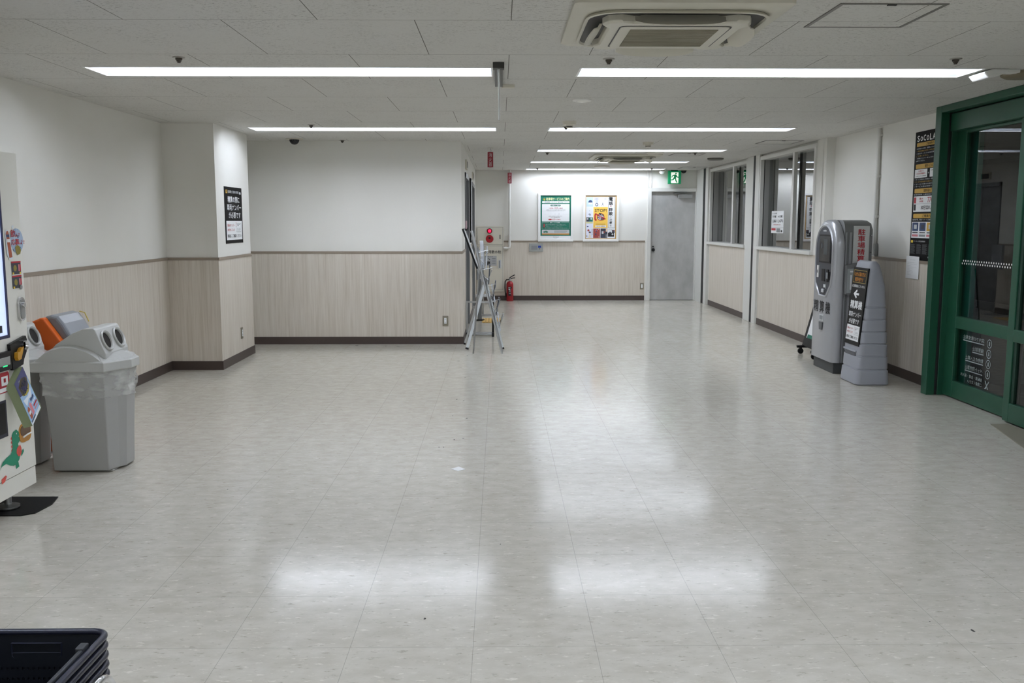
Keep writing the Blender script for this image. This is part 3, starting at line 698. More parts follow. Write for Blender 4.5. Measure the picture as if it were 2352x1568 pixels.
# ---------------------------------------------------------------- pillar poster
PB = mat('poster_black', '#0f0f10', .6, spec=.15)
def poster_box(O, U, w, h, m=None, name='wall_poster', label='', cat='poster', th=.004):
    U = Vector(U); N = Vector((0,0,-1)).cross(U); O = Vector(O)
    b = MB(); A = [O+N*th, O+U*w+N*th, O+U*w+N*th+Vector((0,0,-h)), O+N*th+Vector((0,0,-h))]; B = [p-N*(th-.0004) for p in A]
    b.add(A+B, [(0,3,2,1),(4,5,6,7),(0,1,5,4),(1,2,6,5),(2,3,7,6),(3,0,4,7)], m or PB)
    o = b.build(name); tag(o, label, cat)
    return o, Sheet(O+N*(th+.0002), U, (0,0,-1), w, h)
def receipt(S, u0, d0, u1, d1):
    w, h = u1-u0, d1-d0
    def T(a, c): return (u0+a*w, d0+c*h)
    def q(fn, a, c, e, g, *r, **k): fn(*T(a, c), *T(e, g), *r, **k)
    q(S.rect, 0,0,1,1, PAPER, 2)
    q(S.txt, .06,.16,.50,.31,'車両のナンバー', RED, .02, 3); q(S.txt, .06,.40,.50,.55,'(4桁)をご入力', RED, .02, 3)
    q(S.frame, .62,.12,.93,.60, .006, GREY, 3); q(S.rect, .66,.18,.88,.20, GREY, 3); q(S.rect, .70,.23,.76,.28, INK, 3); q(S.txt, .68,.38,.88,.52,'12-34', GREY, 0, 3)
    q(S.frame, .58,.08,.64,.30, .004, PINK, 4)
    q(S.txt, .06,.70,.94,.88,'事前にご確認ください', INK, .03, 3)
o, S = poster_box((XL+.5, 9.47, 1.812), (0,1,0), .63, .572, PB, label='black vehicle number poster on the right side of the pillar')
S.rect(.07,.055,.165,.115, GOLD); S.txt(.09,.065,.145,.105,'P', PB, .04, 3); S.txt(.19,.06,.80,.11,'駐車場をご利用のお客様', GREYL, .02); S.poly([(.84,.085),(.90,.07),(.94,.085),(.94,.115),(.84,.115)], GREYL)
S.txt(.17,.165,.84,.275,'精算の際に', PAPER, .03); S.txt(.12,.305,.93,.415,'車両ナンバー', PAPER, .03); S.txt(.20,.445,.88,.555,'が必要です', PAPER, .03)
receipt(S, .05,.60,.95,.94)
S.build(o)

# ---------------------------------------------------------------- right wall things
o, S = poster_box((XR, 8.62, 2.265), (0,-1,0), .62, 1.16, PB, label='tall black and gold parking rules poster beside the green door')
KP = [(0,0),(.04,.03),(.105,.075),(.125,.085),(.165,.115),(.182,.125),(.355,.25),(.395,.285),(.41,.29),(.485,.355),(.60,.438),(.64,.473),(.68,.497),(.80,.617),(.815,.632),(.845,.667),(.853,.672),(.866,.685),(.875,.695),(.99,.82),(1.2,1.03)]
def gd(d):
    for (a, p), (b_, q) in zip(KP, KP[1:]):
        if d <= b_: return p+(q-p)*(d-a)/(b_-a)
    return d
S.P = (lambda S: lambda u, d, k: S.O + S.U*(u*S.w) + S.D*(gd(d)*S.h) + S.N*(k*S.step))(S)
def bar(d0, d1, text, u1=.94):
    S.rr(.06,d0,u1,d1, GOLD, r=.01); S.txt(.36,d0+.006,.70,d1-.006, text, PB, .02)
for i, (ch, u) in enumerate(zip('SoCoLA', (.07,.17,.27,.37,.47,.56))): S.txt(u, .04+(.012 if ch == 'o' else 0), u+.07, .105, ch, PAPER, .04)
S.poly([(.70,.03),(.74,.035),(.76,.07),(.79,.09),(.76,.11),(.70,.11),(.68,.10),(.70,.07)], PAPER); 
for k in range(7): S.rect(.79+.025*k,.095,.805+.025*k,.10, GREYL); S.rect(.78+.025*k,.108,.795+.025*k,.112, GREYL)
bar(.125,.165,'ご駐車時の注意')
L5 = [('・駐車場内での事故、盗難等につきましては',.72),('一切の責任を負いかねます。',.70),('・割引サービスは当日限り有効です',.90),('ご了承ください。',.45),('・車両ナンバーを入力のうえ精算して',.92),('お帰りください。',.34)]
for k, (s_, u) in enumerate(L5): S.txt(.06,.182+k*.026,u,.198+k*.026, s_, GOLD if k in (1, 3) else GREYL, .01)
bar(.355,.395,'割引サービスのご案内')
S.rect(.04,.41,.44,.485, PAPER); S.rect(.52,.41,.97,.485, PAPER); S.txt(.46,.44,.50,.455,'+', PAPER, .03); S.txt(.15,.418,.32,.432,'入庫から', RED); S.txt(.09,.44,.38,.455,'120分無料', RED, .03); S.txt(.08,.465,.40,.474,'お買上げのお客様', INK)
S.txt(.55,.42,.95,.432,'2,000円以上のお買上げで', INK, .01); S.txt(.62,.438,.86,.45,'さらに駐車料金', INK, .01); S.txt(.64,.458,.86,.473,'60分無料', RED, .03)
for k, (s_, u) in enumerate([('・サービス券のご利用は一回限りです',.80),('・サービスは各店でお受けください',.74),('・サービス券はお釣りが出ません',.95),('・サービス券は併用できません',.84)]): S.txt(.05,.495+k*.025,u,.511+k*.025, s_, GOLD if k == 1 else GREYL, .01)
bar(.60,.64,'駐車料金のご案内'); S.txt(.05,.652,.95,.668,'駐車時間帯 入庫時刻からの料金です', GREYL, .01)
S.rect(.05,.68,.97,.80, PAPER); S.rect(.06,.688,.13,.735, RED, 2); S.rect(.06,.742,.13,.79, INK, 2); S.rect(.14,.738,.96,.7395, GREY, 2)
S.txt(.24,.693,.36,.707,'最大', RED, .02, 3); S.txt(.24,.713,.36,.727,'24時間', RED, .02, 3); S.txt(.50,.69,.66,.73,'770', RED, .03, 3); S.txt(.67,.718,.86,.73,'円(税込)', RED, .01, 3)
S.txt(.30,.75,.58,.785,'30分220', INK, .03, 3); S.txt(.60,.772,.80,.785,'円(税込)', INK, .01, 3)
bar(.815,.845,'ご精算方法'); S.txt(.05,.853,.78,.866,'駐車券不要。車両ナンバーでご精算ください', GREYL, .01)
S.rect(.03,.875,.98,.99, PAPER, 1)
for k in range(4):
    u = .05+.235*k; S.rect(u,.88,u+.2,.94, NAVY if k != 2 else GOLD, 2); S.rect(u+.06,.895,u+.15,.925, GREYL if k % 2 == 0 else DGR, 3); S.rect(u+.01,.948,u+.19,.955, INK, 2); S.rect(u,.965,u+.2,.98, (PINK, GREY, PINK, NAVY)[k], 2)
del S.P
S.rect(.03,.838,.10,.858, YEL); S.txt(.12,.84,.50,.852,'パーキング管理事務所', GREYL, .01)
GX = mat('dim_grey_ink', '#55575a', .6)
for c_ in range(5):
    for k in range(11): S.rect(.03+.19*c_, .868+k*.0072, .03+.19*c_+(.15, .12, .15, .14)[(k+c_) % 4], .8715+k*.0072, GX)
S.txt(.60,.958,.95,.972,'電話受付 年中無休', GREYL, .01)
S.build(o)
o, S = poster_box((XR-.013, 8.655, 1.146), (0,-1,0), .265, .205, PAPER, name='notice_sheet', label='white typed notice sheet taped below the tall black and gold poster', cat='notice', th=.002)
S.txt(.32,.15,.70,.175,'お知らせのご案内', GREY, 0)
for k in range(9): S.txt(.12,.27+k*.07,(.90,.88,.38,.86,.65,.52,.60,.32,.45)[k],.288+k*.07, ('本日は当駐車場をご利用いただきまして','誠にありがとうございます。お手数ですが','事前精算を','お済ませのうえご出庫くださいますよう','お願い申し上げます','ご不明な点は','係員までどうぞ','以上','管理事務所')[k], GREY, 0)
S.build(o)
b = MB(); b.tube([(XR-.025, 9.40, 2.38), (XR-.025, 9.40, 1.12)], .02, TRIM, 10)
for z in (2.3, 1.9, 1.5): b.box(XR-.03, XR, 9.37, 9.43, z, z+.025, TRIM)
b.box(XR-.035, XR, 9.36, 9.44, 1.12, 1.24, STEEL)
tag(b.build('wall_conduit'), 'white vertical conduit with steel box on the wall behind the payment machine', 'conduit')
t = thing('window_notice', 'white printed closing notice stuck inside the nearer window', 'notice', (XW+.088, 13.05, 1.605))
vbox('sheet', t, -.001, .001, -.56, 0, -.30, 0, PAPER)
S = Sheet((-.0015, 0, 0), (0,-1,0), (0,0,-1), .56, .30); S.txt(.08,.08,.45,.14,'サービス日程', INK, .01); S.txt(.05,.2,.4,.30,'7 月曜', INK, .02); S.txt(.55,.2,.9,.30,'8 日曜', INK, .02); S.txt(.1,.38,.42,.54,'1,860', INK, .02); S.txt(.55,.38,.95,.54,'1,470', INK, .02); S.txt(.2,.6,.78,.64,'駐車料金は変更されます', RED, .01); S.rect(.0,.74,1,.76, GREYL); S.rect(.03,.78,.38,.88, RED, 1); S.rect(.45,.78,.75,.96, GREY, 1); S.rect(.8,.86,.92,.95, INK, 1); S.build(t)
# ---------------------------------------------------------------- payment machine
MG = mat('machine_silver', '#abadb1', .32, .35, coat=.3); MGS = mat('machine_side_grey', '#7d7f80', .45, .2); MD = mat('machine_dark_grey', '#3b3e45', .4); PLN = mat('plinth_grey', '#3f4243', .5)
t = thing('parking_payment_machine', 'tall silver parking payment machine with round-topped dark screen panel', 'payment machine', (3.19, 9.15, 0))
yh = .315; zt = 1.48
def arch(yh, z0, zt, r, n=10):
    pts = [(-yh, z0), (yh, z0)]
    pts += [(yh-r+r*math.cos(R(a)), zt-r+r*math.sin(R(a))) for a in [90*k/n for k in range(n+1)]]
    pts += [(-yh+r+r*math.cos(R(a)), zt-r+r*math.sin(R(a))) for a in [90+90*k/n for k in range(n+1)]]
    return pts
b = MB(); rings = []
for dx, ins in ((.0,.05),(.008,.03),(.022,.012),(.045,.002),(.075,.0),(.09,.012)):
    rings.append([(dx, y*(1-ins/yh), .11+(z-.11)*(1-ins/zt)) for y, z in arch(yh, .11, zt, .27)])
b.loft(rings, MG); b.build('front_shell', t)
b = MB(); rings = []
for dx, ins, dz in ((.085,.02,0),(.28,.02,0),(.32,.025,.01),(.345,.03,.035),(.355,.035,.09)):
    rings.append([(dx, y*(1-ins/yh), min(z, zt-dz)) for y, z in arch(yh, .11, zt-.004, .11)])
b.loft(rings, MGS); b.build('body', t)
b = MB(); b.box(.095, .105, -yh+.012, -yh+.02, .11, 1.36, MG); b.box(.13, .15, -yh+.010, -yh+.02, .11, 1.36, MG); b.build('corner_profile', t)
vbox('plinth', t, .03, .35, -.28, .28, 0, .115, PLN, .004)
# recessed dark panel on the front
out = [(-.225,.96),(-.20,.86),(-.085,.745),(.085,.745),(.20,.86),(.225,.96)] + [(.225*math.cos(R(a)), 1.20+.225*math.sin(R(a))*.95) for a in range(0, 181, 12)]
b = MB(); b.prism(out, 'x', -.003, .02, MD); b.build('control_panel', t)
b = MB(); n = len(out)
r0 = [(-.002, y*1.0, z) for y, z in out]; r1 = [(-.012, y*1.03, 1.02+(z-1.02)*1.03) for y, z in out]; r2 = [(-.002, y*1.09, 1.02+(z-1.02)*1.07) for y, z in out]
b.loft([r0, r1, r2], MG, cap0=False, cap1=False); b.build('panel_rim', t)
SCRN = mat('touch_screen', '#1c2027', .12)
b = MB(); b.box(-.008, -.002, -.19, .13, 1.06, 1.335, BLACK); b.box(-.010, -.007, -.175, .115, 1.075, 1.32, SCRN); b.box(-.0105, -.0099, -.10, .0, 1.14, 1.29, mat('screen_key', '#343b3f', .3)); b.box(-.0105, -.0099, .04, .08, 1.20, 1.25, mat('screen_key', '#343b3f', .3)); b.build('touch_screen', t)
b = MB(); b.box(-.012, -.002, .125, .165, .91, 1.03, WHITE); b.box(-.013, -.011, .138, .152, .955, .985, INK) ; b.build('card_reader', t)
b = MB(); b.box(-.006, -.002, -.045, .045, .88, 1.0, BLACK); b.box(-.010, -.002, -.15, -.10, .88, 1.0, BLACK); b.box(-.012, -.006, -.145, -.105, .91, .97, GREY); b.box(-.010, -.002, -.19, -.17, .9, .98, BLACK); b.build('coin_slots', t)
b = MB(); b.box(-.006, -.002, -.07, -.02, .82, .85, GREYL); b.box(-.006, -.002, -.10, -.08, .81, .86, GREY); b.build('buttons', t)
b = MB(); b.box(-.02, -.002, -.05, .0, .77, .805, GREYL); b.build('receipt_outlet', t, bevel=.004)
b = MB(); b.lathe([(0,-.004),(.01,-.004)], (0,0,1.375), GREYL, 12, 'x'); b.box(-.006, -.002, -.04, .04, 1.365, 1.378, GREYL); b.build('brand_plate', t)
b = MB(); b.box(-.006, .004, -.055, .065, .49, .55, GREYL); b.box(-.007, -.005, -.04, .05, .50, .54, GREY); b.build('hatch', t, bevel=.004)
b = MB(); b.prism([(-.045,.475),(.055,.475),(.04,.40),(-.03,.40)], 'x', -.012, .004, mat('cup_grey', '#5f6266', .4)); b.build('coin_tray', t)
S = Sheet((-.0012, .238, .69), (0,-1,0), (0,0,-1), .46, .12); S.txt(0,.05,.27,1,'精', INK, .04); S.txt(.36,.05,.63,1,'算', INK, .04); S.txt(.72,.05,1,1,'機', INK, .04); S.build(t)
# white side sign
SG = mat('side_sign', '#c9cccb', .5)
vbox('side_sign', t, .165, .315, -.305, -.294, .55, 1.42, SG)
S = Sheet((.165, -.3055, 1.42), (1,0,0), (0,0,-1), .15, .87); S.vtxt(.27,.03,.73,.46,'駐車場精算機', RED, .03); S.build(t, None, 'side_lettering')
for z in (1.33, 1.17, .9):
    b = MB(); b.lathe([(.0,-.31),(.006,-.31),(.006,-.29)], (.335,0,z), CHROME, 10, 'y'); b.build('rivet', t)
# pamphlet box on the side
b = MB(); b.box(.09, .24, -.37, -.297, .775, 1.05, MGS); b.box(.095, .205, -.372, -.37, .79, 1.02, mat('leaflet_grey', '#9da3a3', .5)); b.box(.125, .14, -.3735, -.3715, .82, .96, PAPER); b.box(.12, .15, -.3735, -.3715, .985, 1.0, PAPER); b.prism([(.09,1.05),(.24,1.05),(.20,1.075)], 'y', -.37, -.30, MGS); b.build('leaflet_box', t, bevel=.003)
b = MB(); b.box(.115, .19, -.298, -.293, .61, .70, GREY); b.box(.118, .187, -.2985, -.2925, .613, .697, MGS); b.lathe([(0,-.305),(.018,-.305),(.018,-.29)], (.165,0,.655), BLACK, 14, 'y'); b.build('side_lock', t)

# ---------------------------------------------------------------- floor sign tower
PG = mat('sign_plastic_grey', '#999ca3', .5)
t = thing('floor_sign_tower', 'grey plastic tapered sign tower with black arrow panel by the payment machine', 'floor sign', (0, 0, 0))
def ring_at(z, ins=0):
    k = z/1.10
    x0 = 3.19+.118*k; 
    x1 = 3.50-.05*k-.055*(max(0, k-.75)/.25)**1.5
    y0 = 8.20+.09*k; y1 = 8.62+.03*k
    
    return [(x, y, z) for x, y in rrect(x0+ins, x1-ins, y0+ins, y1-ins, min(.045, (x1-x0)/2-ins-.003), 4)]
GRV = (.14, .26, .37, .48, .59, .70)
zs = [(0, .012), (.012, 0)]
for g in GRV: zs += [(g-.008, 0), (g-.006, .008), (g+.006, .008), (g+.008, .003)]
zs += [(.9, 0), (1.05, 0), (1.08, .004), (1.095, .010), (1.104, .018), (1.108, .028)]
b = MB(); b.loft([ring_at(z, i) for z, i in zs], PG); b.build('tower_body', t)
def fx(z): return 3.19+.118*z/1.10
pz0, pz1 = .345, 1.045; ya, yb = 8.275, 8.635
d = Vector((fx(pz0)-fx(pz1), 0, pz0-pz1)); Lp = d.length
O = Vector((fx(pz1)-.006, 8.645, pz1)); 
b = MB(); Nn = d.normalized().cross(Vector((0,-1,0)))
d2 = d+Vector((0,-.04,0)); A = [O, O+Vector((0,-.345,0)), O+Vector((0,-.342,0))+d2, O+d2]
b.add([p for p in A]+[p-Nn*.012 for p in A], [(0,3,2,1),(4,5,6,7),(0,1,5,4),(1,2,6,5),(2,3,7,6),(3,0,4,7)], BLACK); b.build('sign_panel', t)
S = Sheet(O+Nn*.0006, (0,-1,0), d2, .343, d2.length)
OR2 = mat('amber_ink', '#d08a2a', .6)
S.frame(.06,.035,.94,.20,.012, mat('gold_line', '#b8a15a', .6)); S.txt(.12,.06,.88,.115,'120分未満の方は', OR2, .02); S.txt(.20,.13,.76,.185,'精算不要です', OR2, .02)
S.txt(.06,.225,.94,.26,'出口精算機はございません', PAPER, .02)
S.poly([(.22,.345),(.42,.285),(.47,.305),(.34,.345),(.47,.385),(.42,.405)], PAPER); S.rect(.30,.332,.60,.36, PAPER, 3)
S.txt(.10,.43,.90,.535,'精算機', PAPER, .05); S.txt(.08,.575,.92,.645,'車両ナンバー', PAPER, .03); S.txt(.14,.665,.84,.73,'が必要です', PAPER, .03)
receipt(S, .06,.75,.94,.945)
S.build(t)
b = MB(); b.box(fx(.27)-.004, fx(.27)+.02, 8.32, 8.56, .25, .285, mat('recess_grey', '#5d5f63', .6)); b.box(fx(.30)-.012, fx(.3)+.01, 8.30, 8.60, .287, .305, PG); b.build('hand_grip', t, bevel=.004)

# ---------------------------------------------------------------- small board behind machine
t = thing('standing_board', 'black A-frame board on castors half hidden behind the payment machine', 'sign board', (0,0,0))
M = Matrix.Translation((3.392, 0, .085)) @ Matrix.Rotation(R(14), 4, 'Y')
b = MB(); b.box(-.012, .012, 9.74, 10.30, 0, .55, BLACK, M); b.build('board_panel', t)
b = MB(); b.box(-.016, -.012, 9.78, 10.22, .10, .50, PAPER, M); b.box(-.017, -.016, 9.80, 10.20, .10, .14, TEAL, M); b.build('board_sheet', t)
b = MB(); M2 = Matrix.Translation((3.60, 0, .085)) @ Matrix.Rotation(R(-12), 4, 'Y'); b.box(-.01, .01, 9.76, 10.28, .48, .53, BLACK, M2); b.box(-.01, .01, 9.76, 9.80, 0, .53, BLACK, M2); b.box(-.01, .01, 10.24, 10.28, 0, .53, BLACK, M2); b.box(3.31, 3.60, 10.24, 10.27, .07, .095, BLACK); b.box(3.31, 3.60, 9.77, 9.80, .07, .095, BLACK); b.build('rear_support', t)
for x in (3.35, 3.58):
    for y in (9.80, 10.25):
        b = MB(); b.lathe([(0,-.014),(.03,-.014),(.032,-.008),(.032,.008),(.03,.014),(0,.014)], (x, y, .033), BLACK, 16, 'y'); b.box(x-.012, x+.012, y-.018, y+.018, .04, .08, BLACK); b.build('castor', t)

# ---------------------------------------------------------------- vending machine
VW = mat('vending_white', '#e6e5dd', .38); VX = -2.41
t = thing('vending_machine', 'white drinks vending machine with lit display at the left edge', 'vending machine', (0,0,0))
b = MB(); b.box(-3.17, VX-.06, 3.55, 4.75, .10, 1.795, VW); b.build('cabinet', t, bevel=.006)
b = MB()
for q in ((3.55,4.75,1.63,1.795),(3.55,4.75,.21,.905),(4.575,4.75,.905,1.63),(3.55,3.66,.905,1.63)): b.box(VX-.06, VX, q[0], q[1], q[2], q[3], VW)
b.box(VX-.059, VX-.004, 3.55, 4.748, .115, .205, VW)
b.build('front_door', t)
b = MB(); b.box(VX-.058, VX-.006, 3.66, 4.575, .905, 1.63, mat('vending_display_light', '#dbe6ff', .4, emit=.6, ecol='#c3d4ff')); b.build('display_backlight', t)
b = MB(); b.fixn = True
for q in ((3.655,4.58,.895,.91),(3.655,4.58,1.625,1.64),(4.570,4.58,.91,1.625)): b.box(VX-.006, VX+.001, *q, mat('display_frame', '#1f2147', .3))
b.build('display_frame', t)
CAN = [mat('can_blue', '#2746b8', .3), mat('can_dark', '#1b1b2a', .3), mat('can_red', '#a6202b', .3)]
for k in range(6):
    for j, z in enumerate((.94, 1.18, 1.42)):
        y = 4.30-k*.13
        b = MB(); b.lathe([(0,0),(.032,0),(.033,.01),(.033,.105),(.026,.118),(0,.118)], (VX-.02+.036, y, z), CAN[(k+j) % 3], 14); b.build('drink_sample', t)
        b = MB(); b.box(VX-.02, VX+.008, y+.10, y+.20, z-.012, z+.022, CAN[1] if j != 2 else CAN[0]); b.build('select_button', t)
b = MB(); b.prism([(4.545,.865),(4.70,.89),(4.715,.86),(4.70,.81),(4.67,.775),(4.66,.75),(4.56,.735)], 'x', VX, VX+.016, BLACK); b.build('coin_unit', t)
b = MB(); b.lathe([(.0,.0),(.02,.0),(.026,.012),(.026,0)], (VX+.016, 4.675, .845), CHROME, 18, 'x'); b.build('coin_slot', t)
b = MB(); b.prism([(4.575,.795),(4.585,.78),(4.61,.785),(4.63,.82),(4.64,.84),(4.62,.838),(4.60,.82),(4.58,.82)], 'x', VX+.016, VX+.034, mat('lever_amber', '#c8922b', .3)); b.build('return_lever', t)
b = MB(); b.box(VX, VX+.018, 4.36, 4.545, .745, .835, BLACK); b.box(VX+.018, VX+.02, 4.40, 4.53, .77, .81, STEEL); b.box(VX+.02, VX+.021, 4.46, 4.50, .765, .77, mat('led_green', '#19d26a', .3, emit=2)); b.build('note_acceptor', t, bevel=.003)
b = MB(); b.prism(rrect(4.668,4.728,.965,1.085,.029,6), 'x', VX, VX+.010, CHROME) ; b.prism(rrect(4.678,4.718,.975,1.075,.019,6), 'x', VX+.010, VX+.012, STEEL); b.lathe([(0,.0),(.012,.0),(.012,-.012)], (VX+.024, 4.698, 1.045), CHROME, 14, 'x'); b.build('lock_handle', t)
b = MB(); b.lathe([(0,.006),(.012,.006),(.012,0)], (VX, 4.71, 1.135), STEEL, 14, 'x'); b.build('key_lock', t)
b = MB(); b.prism(rrect(4.60,4.715,.355,.45,.035,6), 'x', VX-.002, VX+.004, mat('return_amber', '#c1862f', .3)); b.prism(rrect(4.61,4.705,.39,.44,.02,6), 'x', VX+.004, VX+.006, mat('return_brown', '#6a5038', .4)); b.tube([(VX+.012,4.62,.385),(VX+.016,4.66,.393),(VX+.012,4.70,.392)], .004, WHITE, 6); b.build('coin_return', t)
# stickers
def VS(): return Sheet((VX+.0008, 3.55, 1.795), (0,1,0), (0,0,-1), 1.20, 1.695)
S = VS()
def Y_(y): return (y-3.55)/1.2
def Z_(z): return (1.795-z)/1.695
ICE = mat('ice_blue', '#a9bfd8', .5); ICE2 = mat('ice_white', '#dfe7ef', .5); ICED = mat('ice_deep', '#5b7fae', .5)
S.disc(Y_(4.705), Z_(1.365), .0515, ICE, 1, 36)
for k in range(26):
    a = random.uniform(0, 2*PI); r = random.uniform(.02, .075); y = 4.705+r*math.cos(a); z = 1.365+r*math.sin(a)
    q = [(Y_(y+random.uniform(-.016,.016)), Z_(z+random.uniform(-.016,.016))) for _ in range(3)]; S.poly(q, (ICE2, ICED)[k % 2], 2)
S.txt(Y_(4.645),Z_(1.42),Y_(4.69),Z_(1.385),'飲', RED, .03, 6); S.txt(Y_(4.693),Z_(1.405),Y_(4.735),Z_(1.387),'んで', RED, .02, 4); S.txt(Y_(4.645),Z_(1.375),Y_(4.72),Z_(1.345),'応募', RED, .03, 6); S.txt(Y_(4.722),Z_(1.37),Y_(4.775),Z_(1.348),'しよう!', RED, .02, 4)
S.poly([(Y_(y),Z_(z)) for y, z in ((4.68,1.335),(4.70,1.345),(4.72,1.34),(4.735,1.32),(4.725,1.30),(4.70,1.295),(4.685,1.31))], mat('olive_gold', '#8a7d2c', .5), 5)
S.build(t, 'round_sticker'); S = VS()
S.poly([(Y_(y),Z_(z)) for y, z in ((4.595,1.40),(4.605,1.42),(4.625,1.42),(4.635,1.40),(4.655,1.28),(4.62,1.275),(4.60,1.30))], ICE2, 4)
S.poly([(Y_(y),Z_(z)) for y, z in ((4.60,1.40),(4.608,1.415),(4.622,1.415),(4.63,1.40),(4.648,1.287),(4.62,1.283))], mat('tea_brown', '#a8553a', .5), 5); S.rect(Y_(4.602),Z_(1.398),Y_(4.632),Z_(1.385), NAVY, 6); S.rect(Y_(4.607),Z_(1.375),Y_(4.636),Z_(1.36), PAPER, 6)
S.build(t, 'bottle_sticker')
for zz in (1.265, 1.195):
    S = VS(); S.rect(Y_(4.635),Z_(zz),Y_(4.725),Z_(zz-.064), DGR, 2); S.rect(Y_(4.635),Z_(zz),Y_(4.725),Z_(zz-.008), RED, 3); S.disc(Y_(4.668),Z_(zz-.034),.014, mat('olive_gold', '#8a7d2c', .5), 3, 7); S.rect(Y_(4.70),Z_(zz-.016),Y_(4.712),Z_(zz-.05), PINK, 3); S.rect(Y_(4.714),Z_(zz-.016),Y_(4.724),Z_(zz-.05), RED, 3); S.rect(Y_(4.64),Z_(zz-.054),Y_(4.655),Z_(zz-.064), YEL, 4); S.rect(Y_(4.708),Z_(zz-.054),Y_(4.722),Z_(zz-.064), YEL, 4); S.build(t, 'card_sticker')
S = VS(); S.rect(Y_(4.545),Z_(.765),Y_(4.665),Z_(.675), mat('silver_sticker', '#a3a39e', .4), 1); S.rect(Y_(4.60),Z_(.735),Y_(4.635),Z_(.726), INK, 2); S.build(t, 'silver_sticker'); S = VS()
S.rr(Y_(4.38),Z_(.735),Y_(4.545),Z_(.635), mat('sticker_red', '#a31f2b', .5), 1, r=.01); S.rect(Y_(4.47),Z_(.715),Y_(4.53),Z_(.67), PAPER, 2); S.rect(Y_(4.49),Z_(.705),Y_(4.51),Z_(.685), mat('sticker_red', '#a31f2b', .5), 3); S.rr(Y_(4.40),Z_(.66),Y_(4.54),Z_(.64), PAPER, 2, r=.005)
S.build(t, 'red_sticker'); S = VS()
# plain green dinosaur decal
DG = mat('decal_green', '#178a68', .5); DR = mat('decal_red', '#d4574b', .5)
P = lambda L: [(Y_(y), Z_(z)) for y, z in L]
S.poly(P([(4.53,.415),(4.545,.43),(4.575,.435),(4.595,.42),(4.60,.405),(4.592,.395),(4.605,.385),(4.60,.37),(4.585,.362),(4.58,.345),(4.53,.35)]), DG, 2)
S.poly(P([(4.53,.415),(4.58,.36),(4.60,.33),(4.598,.30),(4.585,.28),(4.56,.265),(4.53,.262),(4.50,.27),(4.46,.29),(4.42,.285),(4.40,.27),(4.43,.305),(4.47,.318),(4.51,.325),(4.53,.35)]), DG, 3)
S.poly(P([(4.545,.270),(4.575,.270),(4.58,.245),(4.55,.24)]), DG, 2); S.poly(P([(4.60,.31),(4.63,.325),(4.635,.31),(4.61,.29)]), DG, 2)
S.poly(P([(4.575,.345),(4.60,.352),(4.61,.335),(4.61,.31),(4.595,.295),(4.575,.298),(4.562,.318),(4.565,.335)]), DR, 4)
for k in range(4): S.poly(P([(4.527,.41-.02*k),(4.515,.40-.02*k),(4.528,.392-.02*k)]), DR, 2)
S.disc(Y_(4.572), Z_(.415), .0035, PAPER, 5, 12); S.poly(P([(4.41,.225),(4.45,.235),(4.46,.228),(4.44,.205),(4.41,.20)]), DR, 2)
S.build(t, 'dinosaur_decal')
b = MB(); b.box(VX-.02, VX+.001, 3.8, 4.50, .42, .60, DGR); b.box(VX-.0, VX+.006, 3.82, 4.48, .44, .59, BLACK); b.build('dispense_flap', t)
# pamphlet bundle in a holder
PAMPH = ((-2.385, 4.63, .742), (-2.385, 4.54, .669), (-2.30, 4.624, .537), (-2.30, 4.523, .464))
t2 = thing('pamphlet_bundle', 'thick bundle of blue and gold pamphlets hanging on the vending machine front', 'pamphlets', (0,0,0))
TR_, TL_, BR_, BL_ = (Vector(q) for q in PAMPH)
BKV = Vector((-.028, -.03, -.005))
b = MB(); q = [TL_, TR_, BR_, BL_]; b.add(q+[p+BKV for p in q], [(0,3,2,1),(4,5,6,7),(0,1,5,4),(1,2,6,5),(2,3,7,6),(3,0,4,7)], mat('page_edge', '#76805c', .6)); b.build('pamphlet_stack', t2)
ux = (TR_-TL_); dn = (BL_-TL_)
S = Sheet(TL_, ux, dn, ux.length, dn.length)
S.O = TL_ + S.N*.001
S.rect(0,0,1,1, mat('sky_print', '#93b6d8', .4), 0); S.poly([(0,0),(1,0),(1,.22),(.85,.36),(.5,.42),(0,.32)], mat('deep_violet_print', '#2a2a63', .4), 1); S.rect(0,.93,1,1, ICE2, 1)
OG = mat('olive_gold_print', '#a8982f', .4)
S.rect(.30,.08,.42,.10, PAPER); S.poly([(.15,.16),(.5,.10),(.75,.14),(.92,.22),(.9,.40),(.7,.47),(.45,.46),(.2,.38)], OG); S.txt(.22,.18,.80,.29,'MAX', INK, 0, 3); S.txt(.30,.31,.75,.42,'15x', INK, 0, 3)
S.poly([(.1,.45),(.5,.50),(.9,.45),(.75,.62),(.5,.56),(.2,.62)], ICE2); S.rect(.55,.60,.88,.66, NAVY); S.rect(.55,.70,.92,.72, PAPER); S.rect(.6,.76,.95,.80, RED, 3); S.rect(.6,.84,.92,.87, PINK)
S.poly([(.10,.68),(.22,.64),(.30,.70),(.30,.90),(.12,.90)], mat('tea_brown', '#a8553a', .5)); S.poly([(.34,.66),(.42,.62),(.52,.68),(.52,.88),(.34,.90)], PINK); S.rect(.12,.74,.28,.80, PAPER, 3); S.rect(.06,.92,.5,.96, NAVY)
S.build(t2)
for y in (4.66, 3.65):
    for x in (-2.52, -3.08):
        b = MB(); b.lathe([(0,.006),(.05,.006),(.055,.012),(.055,.02),(.018,.03),(.018,.10),(0,.10)], (x, y+.0, 0), STEEL, 18); b.build('foot', t)
b = MB(); b.prism([(-2.95,4.54),(-2.40,4.54),(-2.345,4.58),(-2.33,4.73),(-2.36,4.86),(-2.95,4.86)], 'z', 0, .006, BLACK); tag(b.build('floor_mat'), 'black rubber plate on the floor under the vending machine foot', 'mat')

